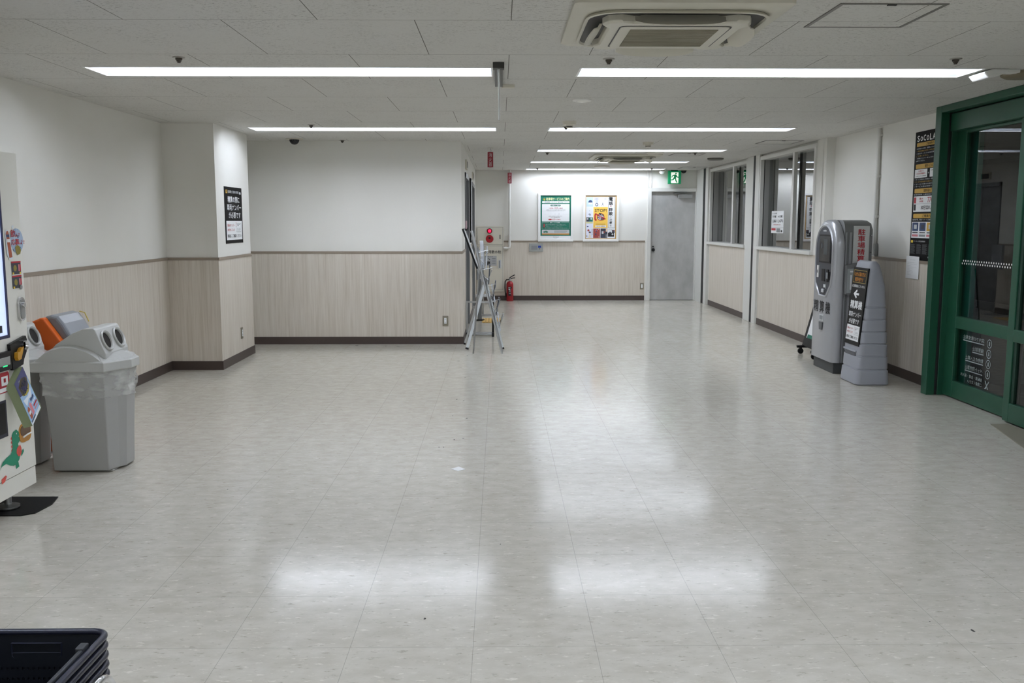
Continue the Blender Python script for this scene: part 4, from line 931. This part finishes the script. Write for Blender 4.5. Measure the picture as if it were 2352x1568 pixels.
# ---------------------------------------------------------------- bins
BG = mat('bin_grey', '#a2a29f', .45); BGL = mat('bin_lid_grey', '#b9bab7', .3)
def plan(x0, x1, nose, y0, y1, z, yc=None):
    ym = (y0+y1)/2
    return [(x0,y0,z),(x1,y0,z),(x1+nose*.55,y0+(ym-y0)*.45,z),(x1+nose,ym-.06,z),(x1+nose,ym+.06,z),(x1+nose*.55,y1-(y1-ym)*.45,z),(x1,y1,z),(x0,y1,z)]
def make_bin(label):
    # origin: middle of the footprint
    t = thing('recycling_bin', label, 'bin', (-2.45, 5.54, 0), group='grey twin-hole recycling bins')
    b = MB(); b.loft([plan(-.165,.155,.055,-.185,.185,.012), plan(-.17,.158,.06,-.19,.19,.2), plan(-.18,.16,.07,-.20,.20,.40), plan(-.20,.165,.08,-.21,.21,.60)], BG, False); b.box(-.15, .17, -.16, .16, 0, .012, BG)
    b.build('body', t, bevel=.012, seg=2)
    b = MB(); b.loft([plan(-.24,.17,.09,-.225,.225,.60), plan(-.245,.175,.095,-.23,.23,.605), plan(-.245,.175,.095,-.23,.23,.655), plan(-.23,.165,.085,-.218,.218,.662)], BGL, False); b.build('rim', t, bevel=.004)
    # domed lid
    rings = []
    for k in range(9):
        s = k/8; x = -.225+.38*s
        zz = .66+.085*math.sin(PI*min(1, s*1.02))**.7
        zz = max(zz, .661)
        rings.append([(x, -.215, .655), (x, -.21, zz-.002 if s not in (0,1) else .66), (x, -.15, zz+.012), (x, 0, zz+.02), (x, .15, zz+.012), (x, .21, zz-.002 if s not in (0,1) else .66), (x, .215, .655)])
    b = MB(); b.loft(rings, BGL, True); b.loft([[(p[0], p[1], p[2]) for p in plan(-.22,.165,.085,-.215,.215,.655)], plan(-.15,.12,.03,-.17,.17,.70)], BGL, False); b.build('lid', t)
    prof = [(-.20,.67),(-.12,.755),(-.02,.82),(.04,.845),(.10,.848),(.112,.838),(.165,.70),(.165,.66),(-.20,.66)]
    b = MB(); b.prism(prof, 'y', -.165, .165, BGL); b.build('hood', t, bevel=.014, seg=3)
    # holes in the sloping front
    p0 = Vector((.112,0,.838)); p1 = Vector((.165,0,.70)); dv = (p1-p0).normalized(); nv = Vector((-dv.z,0,dv.x)); nv = nv if nv.x > 0 else -nv
    for yc in (-.085, .085):
        c = (p0+p1)/2+Vector((0,yc,0))
        M = Matrix((( 0, dv.x, nv.x, c.x),(1, dv.y, nv.y, c.y),(0, dv.z, nv.z, c.z),(0,0,0,1)))
        b = MB(); b.lathe([(.060,-.002),(.064,.010),(.058,.016),(.050,.010),(.048,.001)], (0,0,0), BGL, 28, M=M); b.build('hole_ring', t)
        b = MB(); b.lathe([(0,.0012),(.051,.0012),(.051,-.001)], (0,0,0), mat('bin_hole', '#1a1512', .8), 28, M=M); b.build('hole', t)
    b = MB(); b.box(-.09, .0, -.10, .12, .80, .815, RED, Matrix.Identity(4)) if False else None
    return t
def make_liner(parent_loc, label):
    t = None
    b = MB(); rings = []; NN = 9
    for k in range(NN):
        s = k/(NN-1); z = .60-.17*s
        base = plan(-.195,.166,.082,-.212,.212,0)
        ring = []
        for i in range(len(base)):
            p, q = Vector(base[i]), Vector(base[(i+1) % len(base)])
            m = max(2, int((q-p).length/.025))
            for j in range(m):
                w = p.lerp(q, j/m); ring.append((w, len(ring)))
        n = len(ring); out = []
        for w, i in ring:
            th = 2*PI*i/n; c = Vector((0,0,0)); dr = Vector((w.x, w.y, 0)).normalized()
            dz = (.035*math.sin(th*1+1.2)-.02*math.sin(2*th))*s
            off = .004+.010*math.sin(9*th+8*s)*s*(1-s)*2+.006*math.sin(23*th-11*s)*s - .012*s*s+.006*math.sin(5*th+20*s)*s*(1-s)*3
            off = max(off, .003-.02*s)
            out.append((w.x+dr.x*off, w.y+dr.y*off, z+dz))
        rings.append(out)
    b.loft(rings, PLAS, True, False, False); return b
PLAS = bpy.data.materials.new('clear_bin_liner'); PLAS.use_nodes = True; nt = PLAS.node_tree; nt.nodes.remove(nt.nodes['Principled BSDF'])
tr = nt.nodes.new('ShaderNodeBsdfTransparent'); df = nt.nodes.new('ShaderNodeBsdfPrincipled'); df.inputs['Base Color'].default_value = lin('#eceeec'); df.inputs['Roughness'].default_value = .3
g = nt.nodes.new('ShaderNodeNewGeometry'); mp = nt.nodes.new('ShaderNodeMapping'); mp.inputs['Scale'].default_value = (4, 4, 11); ns = nt.nodes.new('ShaderNodeTexNoise'); ns.inputs['Scale'].default_value = 1.6; ns.inputs['Detail'].default_value = 5
rp = nt.nodes.new('ShaderNodeValToRGB'); rp.color_ramp.elements[0].position = .42; rp.color_ramp.elements[0].color = (.25,.25,.25,1); rp.color_ramp.elements[1].position = .68; rp.color_ramp.elements[1].color = (.72,.72,.72,1)
mx = nt.nodes.new('ShaderNodeMixShader'); L_ = nt.links.new
L_(g.outputs['Position'], mp.inputs[0]); L_(mp.outputs[0], ns.inputs['Vector']); L_(ns.outputs['Fac'], rp.inputs[0]); L_(rp.outputs[0], mx.inputs[0]); L_(tr.outputs[0], mx.inputs[1]); L_(df.outputs[0], mx.inputs[2]); L_(mx.outputs[0], nt.nodes['Material Output'].inputs[0])
t = make_bin('grey twin-hole recycling bin in front, with a clear bag over its rim')
t2 = dup(t, (-2.985, 5.59, 0), 'grey twin-hole recycling bin mostly hidden between the vending machine and the front bin')
make_liner(None, '').build('bag_liner', t)
t = thing('orange_bin', 'orange collection bin with a grey hood behind the grey recycling bin', 'bin', (0,0,0))
OB = mat('bin_orange', '#d9631c', .38); HG = mat('hood_grey', '#84888e', .28)
b = MB(); b.prism([(-3.20,.0),(-3.20,.70),(-3.10,.77),(-2.885,.862),(-2.865,.855),(-2.735,.665),(-2.735,.0)], 'y', 5.86, 6.16, OB); b.build('cabinet', t, bevel=.012, seg=3)
b = MB(); b.prism([(-2.89,.862),(-2.84,.875),(-2.80,.865),(-2.765,.82),(-2.725,.745),(-2.715,.70),(-2.74,.66)], 'y', 5.90, 6.22, HG); b.build('hood', t, bevel=.02, seg=3)
b = MB(); b.box(-2.76, -2.70, 5.90, 6.20, .58, .675, mat('hood_dark', '#34363a', .5)); b.build('slot', t)
b = MB(); b.box(-2.715, -2.69, 6.06, 6.16, .66, .70, mat('tag_yellow', '#c8b25a', .6)); b.build('tag', t); b = MB(); b.tube([(-2.80,6.215,.87),(-2.77,6.225,.86),(-2.745,6.225,.80)], .004, mat('tag_yellow', '#c8b25a', .6), 6); b.build('wire_loop', t)
# ---------------------------------------------------------------- ceiling equipment
ACW = mat('ac_ivory', '#c9c6b8', .45); ACD = mat('ac_dark', '#2c2b28', .5); ACG = mat('ac_grille', '#85806f', .7)
t_ = NT(ACG); t_.l(t_.ramp(t_.noise(t_.pos(3, 22, 1), 1, 4, .6), [(.35, '#77725f'), (.6, '#8f8a78')]), t_.b.inputs['Base Color'])
def make_ac(cx, cy, label):
    t = thing('ceiling_air_conditioner', label, 'air conditioner', (cx, cy, H), group='ceiling cassette air conditioners')
    hw = .475
    def sq(h, z, r, n=6): return [(x, y, z) for x, y in rrect(-h, h, -h, h, r, n)]
    b = MB(); b.loft([sq(hw,0,.03), sq(hw,-.018,.03), sq(hw-.02,-.03,.04), sq(.40,-.032,.14)], ACW, True, True, True); b.build('outer_panel', t)
    b = MB(); b.loft([sq(.405,-.0325,.15), sq(.40,-.036,.15)], ACD, True); b.build('air_outlet', t)
    b = MB(); b.loft([sq(.405,-.033,.15), sq(.412,-.045,.15), sq(.398,-.046,.145), sq(.392,-.034,.145)], ACW, True, False, False); b.build('outlet_rim', t)
    # inner panel: rounded cross shape with four recesses for louvres
    pts = []
    for k in range(4):
        a = k*PI/2
        for x, y in ((-.20,-.305),(.20,-.305),(.255,-.335),(.315,-.315),(.335,-.255),(.305,-.20)):
            pts.append((x*math.cos(a)-y*math.sin(a), x*math.sin(a)+y*math.cos(a)))
    b = MB(); b.loft([[(x, y, -.03) for x, y in pts], [(x, y, -.062) for x, y in pts], [(x*.97, y*.97, -.07) for x, y in pts]], ACW, False); b.build('inner_panel', t, bevel=.006)
    b = MB(); b.loft([sq(.255,-.071,.03), sq(.252,-.0715,.03)], ACD, False); b.build('grille_seam', t)
    b = MB(); b.loft([sq(.248,-.071,.03), sq(.245,-.075,.03)], ACW, False); b.build('grille_frame', t)
    b = MB(); b.box(-.20, .20, -.20, .20, -.0775, -.072, ACG)
    for k in range(19): b.box(-.20, .20, -.19+.021*k, -.186+.021*k, -.0785, -.0775, ACW if False else ACG)
    b.build('intake_grille', t)
    for k in range(4):
        M = Matrix.Rotation(k*PI/2, 4, 'Z') @ Matrix.Translation((0, -.352, -.062)) @ Matrix.Rotation(R(42), 4, 'X')
        prof = []; rings = []
        for s in range(-6, 7):
            x = s/6*.20; w = .046*math.sqrt(max(.05, 1-(abs(s)/6.3)**3))
            rings.append([(x, -w, -.002), (x, 0, -.010), (x, w, -.002), (x, w, .003), (x, 0, -.004), (x, -w, .003)])
        b = MB(); b.loft(rings, ACW, True, M=M); b.build('louvre', t)
    return t
ac = make_ac(.795, 4.57, 'ceiling cassette air conditioner nearest the camera at the top of the view')
dup(ac, (1.80, 13.65, H), 'ceiling cassette air conditioner far off between the third and fourth lights')
def hatch(x0, x1, y0, y1, label):
    t = thing('ceiling_hatch', label, 'ceiling hatch', ((x0+x1)/2, (y0+y1)/2, H), group='ceiling access hatches')
    a, c = (x1-x0)/2, (y1-y0)/2; w = .018; HA = mat('hatch_aluminium', '#7d7b76', .5, .3)
    b = MB()
    for q in ((-a,a,-c,-c+w),(-a,a,c-w,c),(-a,-a+w,-c+w,c-w),(a-w,a,-c+w,c-w)): b.box(*q, -.004, 0, HA)
    b.build('hatch_frame', t)
    b = MB(); b.box(-a+w, a-w, -c+w, c-w, -.0025, 0, CEIL); b.build('hatch_cover', t)
    b = MB(); b.box(-.03, .01, -c+.002, -c+.016, -.008, -.004, INK); b.build('latch', t)
hatch(1.48, 1.955, 4.175, 4.675, 'square ceiling hatch with grey metal frame right of the near air conditioner')
hatch(3.10, 3.55, 11.03, 11.50, 'square ceiling hatch above the nearer window')
hatch(2.42, 2.86, 13.12, 13.60, 'square ceiling hatch right of the far air conditioner')
hatch(3.17, 3.60, 16.35, 16.85, 'square ceiling hatch in front of the exit sign')
def sprinkler():
    t = thing('sprinkler', 's', 'sprinkler', (0,0,H), group='ceiling sprinklers')
    SPK = mat('sprinkler_metal', '#55504a', .35, .6)
    b = MB(); b.lathe([(.036,.002),(.034,-.004),(.022,-.006),(0,-.006)], (0,0,0), mat('sprinkler_plate', '#a5a29a', .4, .3), 20); b.build('plate', t)
    b = MB(); b.lathe([(.020,-.006),(.019,-.016),(.014,-.019),(.014,-.024),(.010,-.026),(.009,-.032),(0,-.032)], (0,0,0), SPK, 16); b.build('head', t)
    return t
SP = [(-1.849, 5.56, 'sprinkler head above the near left ceiling light'), (.636, 5.58, 'sprinkler head between the air conditioner and the near right light'), (2.653, 5.55, 'sprinkler head above the right end of the near right light'),
      (-1.843, 9.33, 'sprinkler head above the second left light'), (.659, 9.45, 'sprinkler head beside the nearer smoke detector'), (-1.827, 11.05, 'small sprinkler head near the top of the pale wall'),
      (.651, 12.97, 'sprinkler head just beyond the third right light on its left'), (2.68, 12.97, 'sprinkler head just beyond the third right light on its right'), (.664, 16.7, 'sprinkler head at the left end of the farthest light'), (2.69, 16.7, 'sprinkler head at the right end of the farthest light')]
s0 = sprinkler()
for i, (x, y, lb) in enumerate(SP):
    if i == 0: s0.location = (x, y, H); s0['label'] = lb
    else: dup(s0, (x, y, H), lb)
def detector(x, y, lb):
    t = thing('smoke_detector', lb, 'smoke detector', (x, y, H), group='smoke detectors')
    b = MB(); b.lathe([(.07,0),(.066,-.006),(.062,-.028),(.058,-.032),(0,-.032)], (0,0,0), CREAM, 24); b.build('base', t)
    b = MB(); b.lathe([(.033,-.032),(.033,-.046)], (0,0,0), CREAM, 20); b.lathe([(.031,-.046),(.031,-.053)], (0,0,0), BLACK, 20); b.lathe([(.033,-.053),(.03,-.06),(0,-.06)], (0,0,0), CREAM, 20); b.build('sensor_head', t)
    return t
d = detector(.66, 9.0, 'cream smoke detector on the ceiling before the second right light')
dup(d, (1.77, 11.3, H), 'cream smoke detector on the ceiling between the second and third right lights')
def disc(name, x, y, r, m, lb, cat, dz=.012):
    b = MB(); b.lathe([(r,0),(r,-dz*.6),(r*.85,-dz),(0,-dz)], (0,0,0), m, 24); o = b.build(name, loc=(x, y, H)); return tag(o, lb, cat)
t = thing('downlight', 'small round white fitting in the ceiling between the first and second right lights', 'downlight', (.644, 7.44, H)); b = MB(); b.lathe([(.075,0),(.075,-.006),(.05,-.010),(.05,-.004)], (0,0,0), WHITE, 24); b.build('ring', t); b = MB(); b.lathe([(.05,-.004),(.045,-.014),(0,-.02)], (0,0,0), mat('lens', '#f4f4ee', .2), 20); b.build('lens', t)
SPG = mat('speaker_grey', '#6a6963', .6)
disc('ceiling_speaker', 3.22, 14.1, .12, SPG, 'dark grey round ceiling speaker above the middle window post', 'speaker', .03)
disc('ceiling_speaker', 1.74, 16.1, .13, CREAM, 'cream round ceiling disc before the farthest light', 'speaker', .02)
disc('ceiling_speaker', 2.13, 12.98, .12, CREAM, 'cream round ceiling disc just beyond the third right light', 'speaker', .02) 
disc('ceiling_speaker', 3.34, 6.05, .14, mat('speaker_brown', '#7d755f', .6), 'brownish round ceiling speaker at the right edge above the green door', 'speaker', .03)
t = thing('motion_sensor', 'white curved door sensor on the ceiling at the right end of the near light', 'sensor', (3.12, 6.02, H))
b = MB(); b.prism([(-.12,-.02),(-.09,-.055),(-.03,-.045),(.04,-.02),(.04,0),(-.06,0)], 'y', -.12, .08, WHITE); b.build('cover', t, bevel=.008); vbox('arm', t, .02, .12, -.10, -.02, -.02, 0, WHITE, .003)
t = thing('ceiling_bracket', 'grey ceiling bracket with a thin hanging rod between the two near lights', 'bracket', (-.006, 5.72, H))
BRK = mat('bracket_grey', '#5b5b57', .5)
vbox('channel', t, -.026, .026, 0, .85, -.022, 0, BRK, .002); vbox('end_block', t, -.034, .034, -.02, .05, -.035, 0, mat('bracket_dark', '#393936', .5), .002)
b = MB(); b.tube([(.002, .02, -.03), (.004, .02, -.335)], .006, mat('rod_white', '#cfd1cf', .25), 8); b.build('rod', t)
t = thing('ceiling_plate', 'small pale bracket plate on the ceiling right of the hanging rod', 'bracket', (.06, 6.62, H)); vbox('plate', t, -.045, .045, -.02, .03, -.022, 0, CREAM, .002)

# ---------------------------------------------------------------- leaflet rack and stands by the lift wall
t = thing('leaflet_rack', 'tall slanted silver tube leaflet rack with clear pockets seen side-on', 'leaflet rack', (0,0,0))
def rx(z): return .022-.2478*z
b = MB(); b.tube([(rx(0),10.30,0),(rx(1.36),10.30,1.36)], .011, ALU, 10); b.build('front_leg', t)
b = MB(); b.tube([(rx(0),10.52,0),(rx(1.36),10.52,1.36)], .013, ALU, 10); b.build('front_leg', t)
b = MB(); b.tube([(-.299,10.31,0),(-.268,10.31,.45),(-.235,10.31,.82),(-.215,10.31,.95)], .008, STEEL, 8); b.build('rear_leg', t)
b = MB(); b.tube([(-.299,10.51,0),(-.268,10.51,.45),(-.235,10.51,.82),(-.215,10.51,.95)], .008, STEEL, 8); b.build('rear_leg', t)
b = MB()
for z in (1.35, .95, .55, .18): b.tube([(rx(z),10.30,z),(rx(z),10.52,z)], .009, ALU, 8)
b.build('cross_bar', t)
CLR = m_glass('clear_acrylic', '#cfd6dc', 1.4)
for k, z in enumerate((1.06, .87, .69, .52, .36)):
    x = rx(z); xo = x+.085
    b = MB()
    b.tube([(x,10.31,z+.12),(x+.01,10.31,z),(xo-.02,10.31,z-.05),(xo+.02,10.31,z+.06)], .004, STEEL, 6)
    b.tube([(x,10.51,z+.12),(x+.01,10.51,z),(xo-.02,10.51,z-.05),(xo+.02,10.51,z+.06)], .004, STEEL, 6)
    b.tube([(xo+.02,10.31,z+.06),(xo+.02,10.51,z+.06)], .004, STEEL, 6); b.tube([(xo-.02,10.31,z-.05),(xo-.02,10.51,z-.05)], .004, STEEL, 6); b.tube([(x-.005,10.31,z+.06),(xo+.03,10.31,z+.09)], .0035, STEEL, 6)
    b.build('pocket', t)
    b = MB(); b.box(-.001, .001, 10.33, 10.53, -.08, .10, CLR, Matrix.Translation((xo-.01,0,z)) @ Matrix.Rotation(R(16),4,'Y')); b.build('clear_front', t)
LW = mat('leaflet_white', '#c9ced6', .6); LD = mat('leaflet_dark', '#5b5f68', .6)
for k, (z, h, m_, dx, tl) in enumerate(((.98,.30,LW,.045,-3),(.96,.26,LW,.065,2),(.80,.22,LD,.05,4),(.62,.22,LD,.05,9),(.60,.20,LW,.07,-10),(.45,.20,LD,.045,10),(.28,.20,LW,.05,-8))):
    b = MB(); b.box(-.006 if k else -.03, .006, 10.34, 10.52, 0, h, m_, Matrix.Translation((rx(z)+dx,0,z-.03)) @ Matrix.Rotation(R(tl),4,'Y'))
    tag(b.build('leaflet_pack'), ('pale leaflets in the top pocket of the silver rack', 'pale leaflets leaning outward in the top pocket of the silver rack', 'grey leaflets in the second pocket of the silver rack', 'grey leaflets in the third pocket of the silver rack', 'white leaflets hanging out of the third pocket of the silver rack', 'grey leaflets in the fourth pocket of the silver rack', 'pale leaflets in the lowest pocket of the silver rack')[k], 'leaflets', 'leaflets in the silver rack')
t = thing('display_easel', 'white-legged easel with a thin dark board beside the leaflet rack', 'easel', (0,0,0))
EZ = mat('easel_white', '#c9ced0', .4, .2)
def flat_leg(a, c, m, w=.016, name='leg'):
    a = Vector(a); c = Vector(c); d = (c-a).normalized(); b = MB(); u = Vector((1,0,0)); u = (u-d*u.dot(d)).normalized(); v = d.cross(u)
    A = [a+u*w+v*.006, a-u*w+v*.006, a-u*w-v*.006, a+u*w-v*.006]; B = [p+(c-a) for p in A]
    b.loft([A, B], m, False); q = [a+Vector((0,0,.0))+(p-a)*1.15 for p in A]; b.loft([q, [p+d*.02 for p in q]], BLACK, False); return b.build(name, t)
flat_leg((-.382,10.62,.006), (-.165,10.80,.78), EZ); flat_leg((.033,10.62,.006), (-.165,10.80,.78), EZ); flat_leg((-.425,11.05,.006), (-.20,10.9,.72), ALU, .011)
b = MB(); b.lathe([(0,.74),(.03,.74),(.03,.80),(0,.82)], (-.165,10.82,0), STEEL, 12); b.build('hub', t)
M = Matrix.Translation((-.258, 0, .93)) @ Matrix.Rotation(R(-20), 4, 'Y')
b = MB(); b.box(-.010, .010, 10.62, 11.02, 0, .48, BLACK, M); b.box(.010, .0115, 10.64, 11.0, .02, .46, GREYL, M); b.build('board', t)
b = MB(); b.box(-.012, .012, 10.80, 10.84, -.17, .04, ALU, M); b.build('mast', t)
t = thing('price_card_clip', 'small pale card clipped at the top of the easel board', 'card', (-.385, 10.66, 1.38)); vbox('card', t, -.003, .012, -.03, .03, 0, .09, mat('card_pink', '#a88f92', .6)); vbox('clip', t, -.01, .02, -.012, .012, -.02, .012, BLACK)
t = thing('low_stand', 'low chrome-footed stand frame on the floor behind the leaflet rack', 'stand', (0,0,0))
b = MB()
for y in (11.85, 11.98): b.tube([(-.425,y,.03),(-.10,y,.03)], .014, STEEL, 10)
b.build('foot_bar', t)
b = MB(); b.box(-.105, -.075, 11.83, 12.0, 0, .05, BLACK); b.box(-.102, -.078, 11.89, 11.94, .05, .44, BLACK); b.build('upright', t); b = MB(); b.box(-.44, -.41, 11.83, 12.0, 0, .05, BLACK); b.box(-.438, -.414, 11.89, 11.94, .05, .44, ALU); b.build('upright', t)
b = MB(); b.box(-.438, -.078, 11.90, 11.93, .43, .45, ALU); b.build('top_rail', t)
t = thing('pole_stand', 'round-based pole stand on the floor before the hydrant cabinet', 'stand', (-.235, 14.6, 0))
b = MB(); b.lathe([(0,0),(.15,0),(.15,.008),(.03,.018),(0,.018)], (0,0,0), STEEL, 28); b.build('base', t)
b = MB(); b.tube([(-.03,0,.015),(-.03,0,.95)], .012, STEEL, 10); b.build('pole', t); vbox('sign_plate', t, -.05, -.01, -.15, .15, .72, 1.1, mat('plate_grey', '#8e9194', .5), .002)
t = thing('folding_sign', 'dark-footed folding sign stand between the lift wall and the round-based stand', 'stand', (-.30, 13.8, 0))
vbox('leg', t, -.03, .03, -.02, .02, 0, .62, mat('sign_leg_grey', '#6e7172', .4)); vbox('foot', t, -.06, .07, -.03, .03, 0, .02, BLACK); vbox('tray', t, -.06, .10, -.10, .10, .36, .385, GREYL, .002); vbox('sign_plate', t, -.04, .0, -.18, .18, .62, 1.05, mat('plate_grey', '#8e9194', .5), .002)
b = MB(); b.box(-.265, .02, 13.50, 14.12, 0, .003, mat('tactile_tan', '#b08f4c', .7))
for k in range(6): b.box(-.245+.045*k, -.222+.045*k, 13.52, 14.10, .003, .008, mat('tactile_yellow', '#cfa95a', .6))
tag(b.build('tactile_tile'), 'yellow-brown ribbed tactile tile on the floor before the lift doors', 'tactile tile')
b = MB(); b.prism([(-.295,5.41),(-.25,5.46),(-.205,5.40),(-.25,5.36)], 'z', .0008, .0018, PAPER); tag(b.build('paper_scrap'), 'small white diamond-shaped paper scrap on the open floor', 'paper')

# ---------------------------------------------------------------- shopping baskets
BK = mat('basket_black', '#10141c', .38); BKR = mat('basket_rim', '#1d2030', .3); BH = mat('basket_handle_grey', '#33363b', .4)
TX = (-1.195, -.875); TY = (1.50, 2.00)
def make_basket(label):
    cx, cy = sum(TX)/2, sum(TY)/2; t = thing('shopping_basket', label, 'basket', (cx, cy, .55), group='stacked black shopping baskets')
    a, c = .155, .245; dep = .215; tap = .03
    def P(side, s, z):   # s in -1..1 along the side, z depth (0 at rim)
        k = tap*z/dep; aa, cc = a-k, c-k
        return {'n': (s*aa, -cc), 'f': (s*aa, cc), 'l': (-aa, s*cc), 'r': (aa, s*cc)}[side]
    b = MB(); b.fixn = False
    for side in 'nflr':
        L = (a if side in 'nf' else c)*2; ncol = int(L/.0125)
        zr = [0,.015,.035,.055,.075,.081,.098,.104,.121,.127,.144,.150,.167,.173,.190,.215]
        for i in range(ncol*2+1):
            s0 = -1+2*i/(ncol*2+1); s1 = -1+2*(i+1)/(ncol*2+1)
            for j in range(len(zr)-1):
                z0, z1 = zr[j], zr[j+1]
                if i % 2 == 1 and j in (4,6,8,10,12) and 1 < i < ncol*2-1: continue
                q = [P(side, s0, z0), P(side, s1, z0), P(side, s1, z1), P(side, s0, z1)]
                b.add([(q[0][0],q[0][1],-z0),(q[1][0],q[1][1],-z0),(q[2][0],q[2][1],-z1),(q[3][0],q[3][1],-z1)], [(0,1,2,3)], BK)
    b.build('shell', t, auto=False, solid=.003)
    b = MB()
    for i in range(20): x = -.12+.24*i/19; b.box(x-.003, x+.003, -c+tap, c-tap, -dep-.003, -dep, BK)
    for i in range(14): y = -.21+.42*i/13; b.box(-a+tap, a-tap, y-.003, y+.003, -dep-.003, -dep, BK)
    b.build('floor_grid', t)
    for s in (-1, 1):
        o = MB(); yy = s*(c-.006)
        o.tube([(-.055,yy,-.022),(-.055,yy*.996,-.05),(-.045,yy*.994,-.060),(.045,yy*.994,-.060),(.055,yy*.996,-.05),(.055,yy,-.022),(-.055,yy,-.022)], .0022, BKR, 6, cap=False); o.build('grip_outline', t)
    rr_ = rrect(-a, a, -c, c, .03, 5)
    n = len(rr_)
    b = MB()
    rings = []
    for (x, y) in rr_+[rr_[0]]:
        bump = .006*math.exp(-(x/.06)**2) if abs(y) > c-.01 else 0
        rings.append((x, y, bump))
    b.tube([(x*1.02, y*1.015, z) for x, y, z in rings], .0075, BKR, 14, cap=False); b.build('rim', t)
    for s in (-1, 1):
        b = MB(); x = s*(a-.010)
        b.box(x-.005, x+.005, -.20, .14, -.004, .010, BH); b.box(x-.012, x+.006 if s > 0 else x+.012, .135, .165, -.012, .014, BH); b.build('handle', t, bevel=.003)
    return t
LBS = ['black shopping basket on top of the stack in the bottom left corner', 'second black shopping basket from the top of the corner stack', 'third black shopping basket from the top of the corner stack', 'fourth black shopping basket from the top of the corner stack', 'fifth black shopping basket from the top of the corner stack', 'sixth black shopping basket from the top of the corner stack']
bk = make_basket(LBS[0])
for k in range(1, 6): dup(bk, (bk.location.x, bk.location.y, .55-.022*k), LBS[k])
t = thing('basket_stand', 'chrome tube stand holding the stack of black baskets', 'basket stand', (0,0,0))
for x in (-1.225, -.845):
    b = MB(); b.tube([(x,1.45,.05)]+[(x,1.51-.06*math.cos(R(a)),.44+.06*math.sin(R(a))) for a in range(0,91,15)]+[(x,1.86+.07*math.sin(R(a)),.43+.07*math.cos(R(a))) for a in range(0,91,15)]+[(x,1.93,.05)], .010, CHROME, 12); b.build('side_frame', t)
b = MB()
for y in (1.47, 1.91): b.tube([(-1.225,y,.19),(-.845,y,.19)], .008, CHROME, 8)
for x in (-1.15, -1.035, -.92): b.tube([(x,1.47,.20),(x,1.91,.20)], .006, CHROME, 8)
b.build('shelf', t)
for x in (-1.225, -.845):
    for y in (1.45, 1.93):
        b = MB(); b.lathe([(0,-.012),(.025,-.012),(.025,.012),(0,.012)], (x, y, .026), BLACK, 16, 'x'); b.box(x-.014, x+.014, y-.01, y+.01, .03, .055, STEEL); b.build('castor', t)
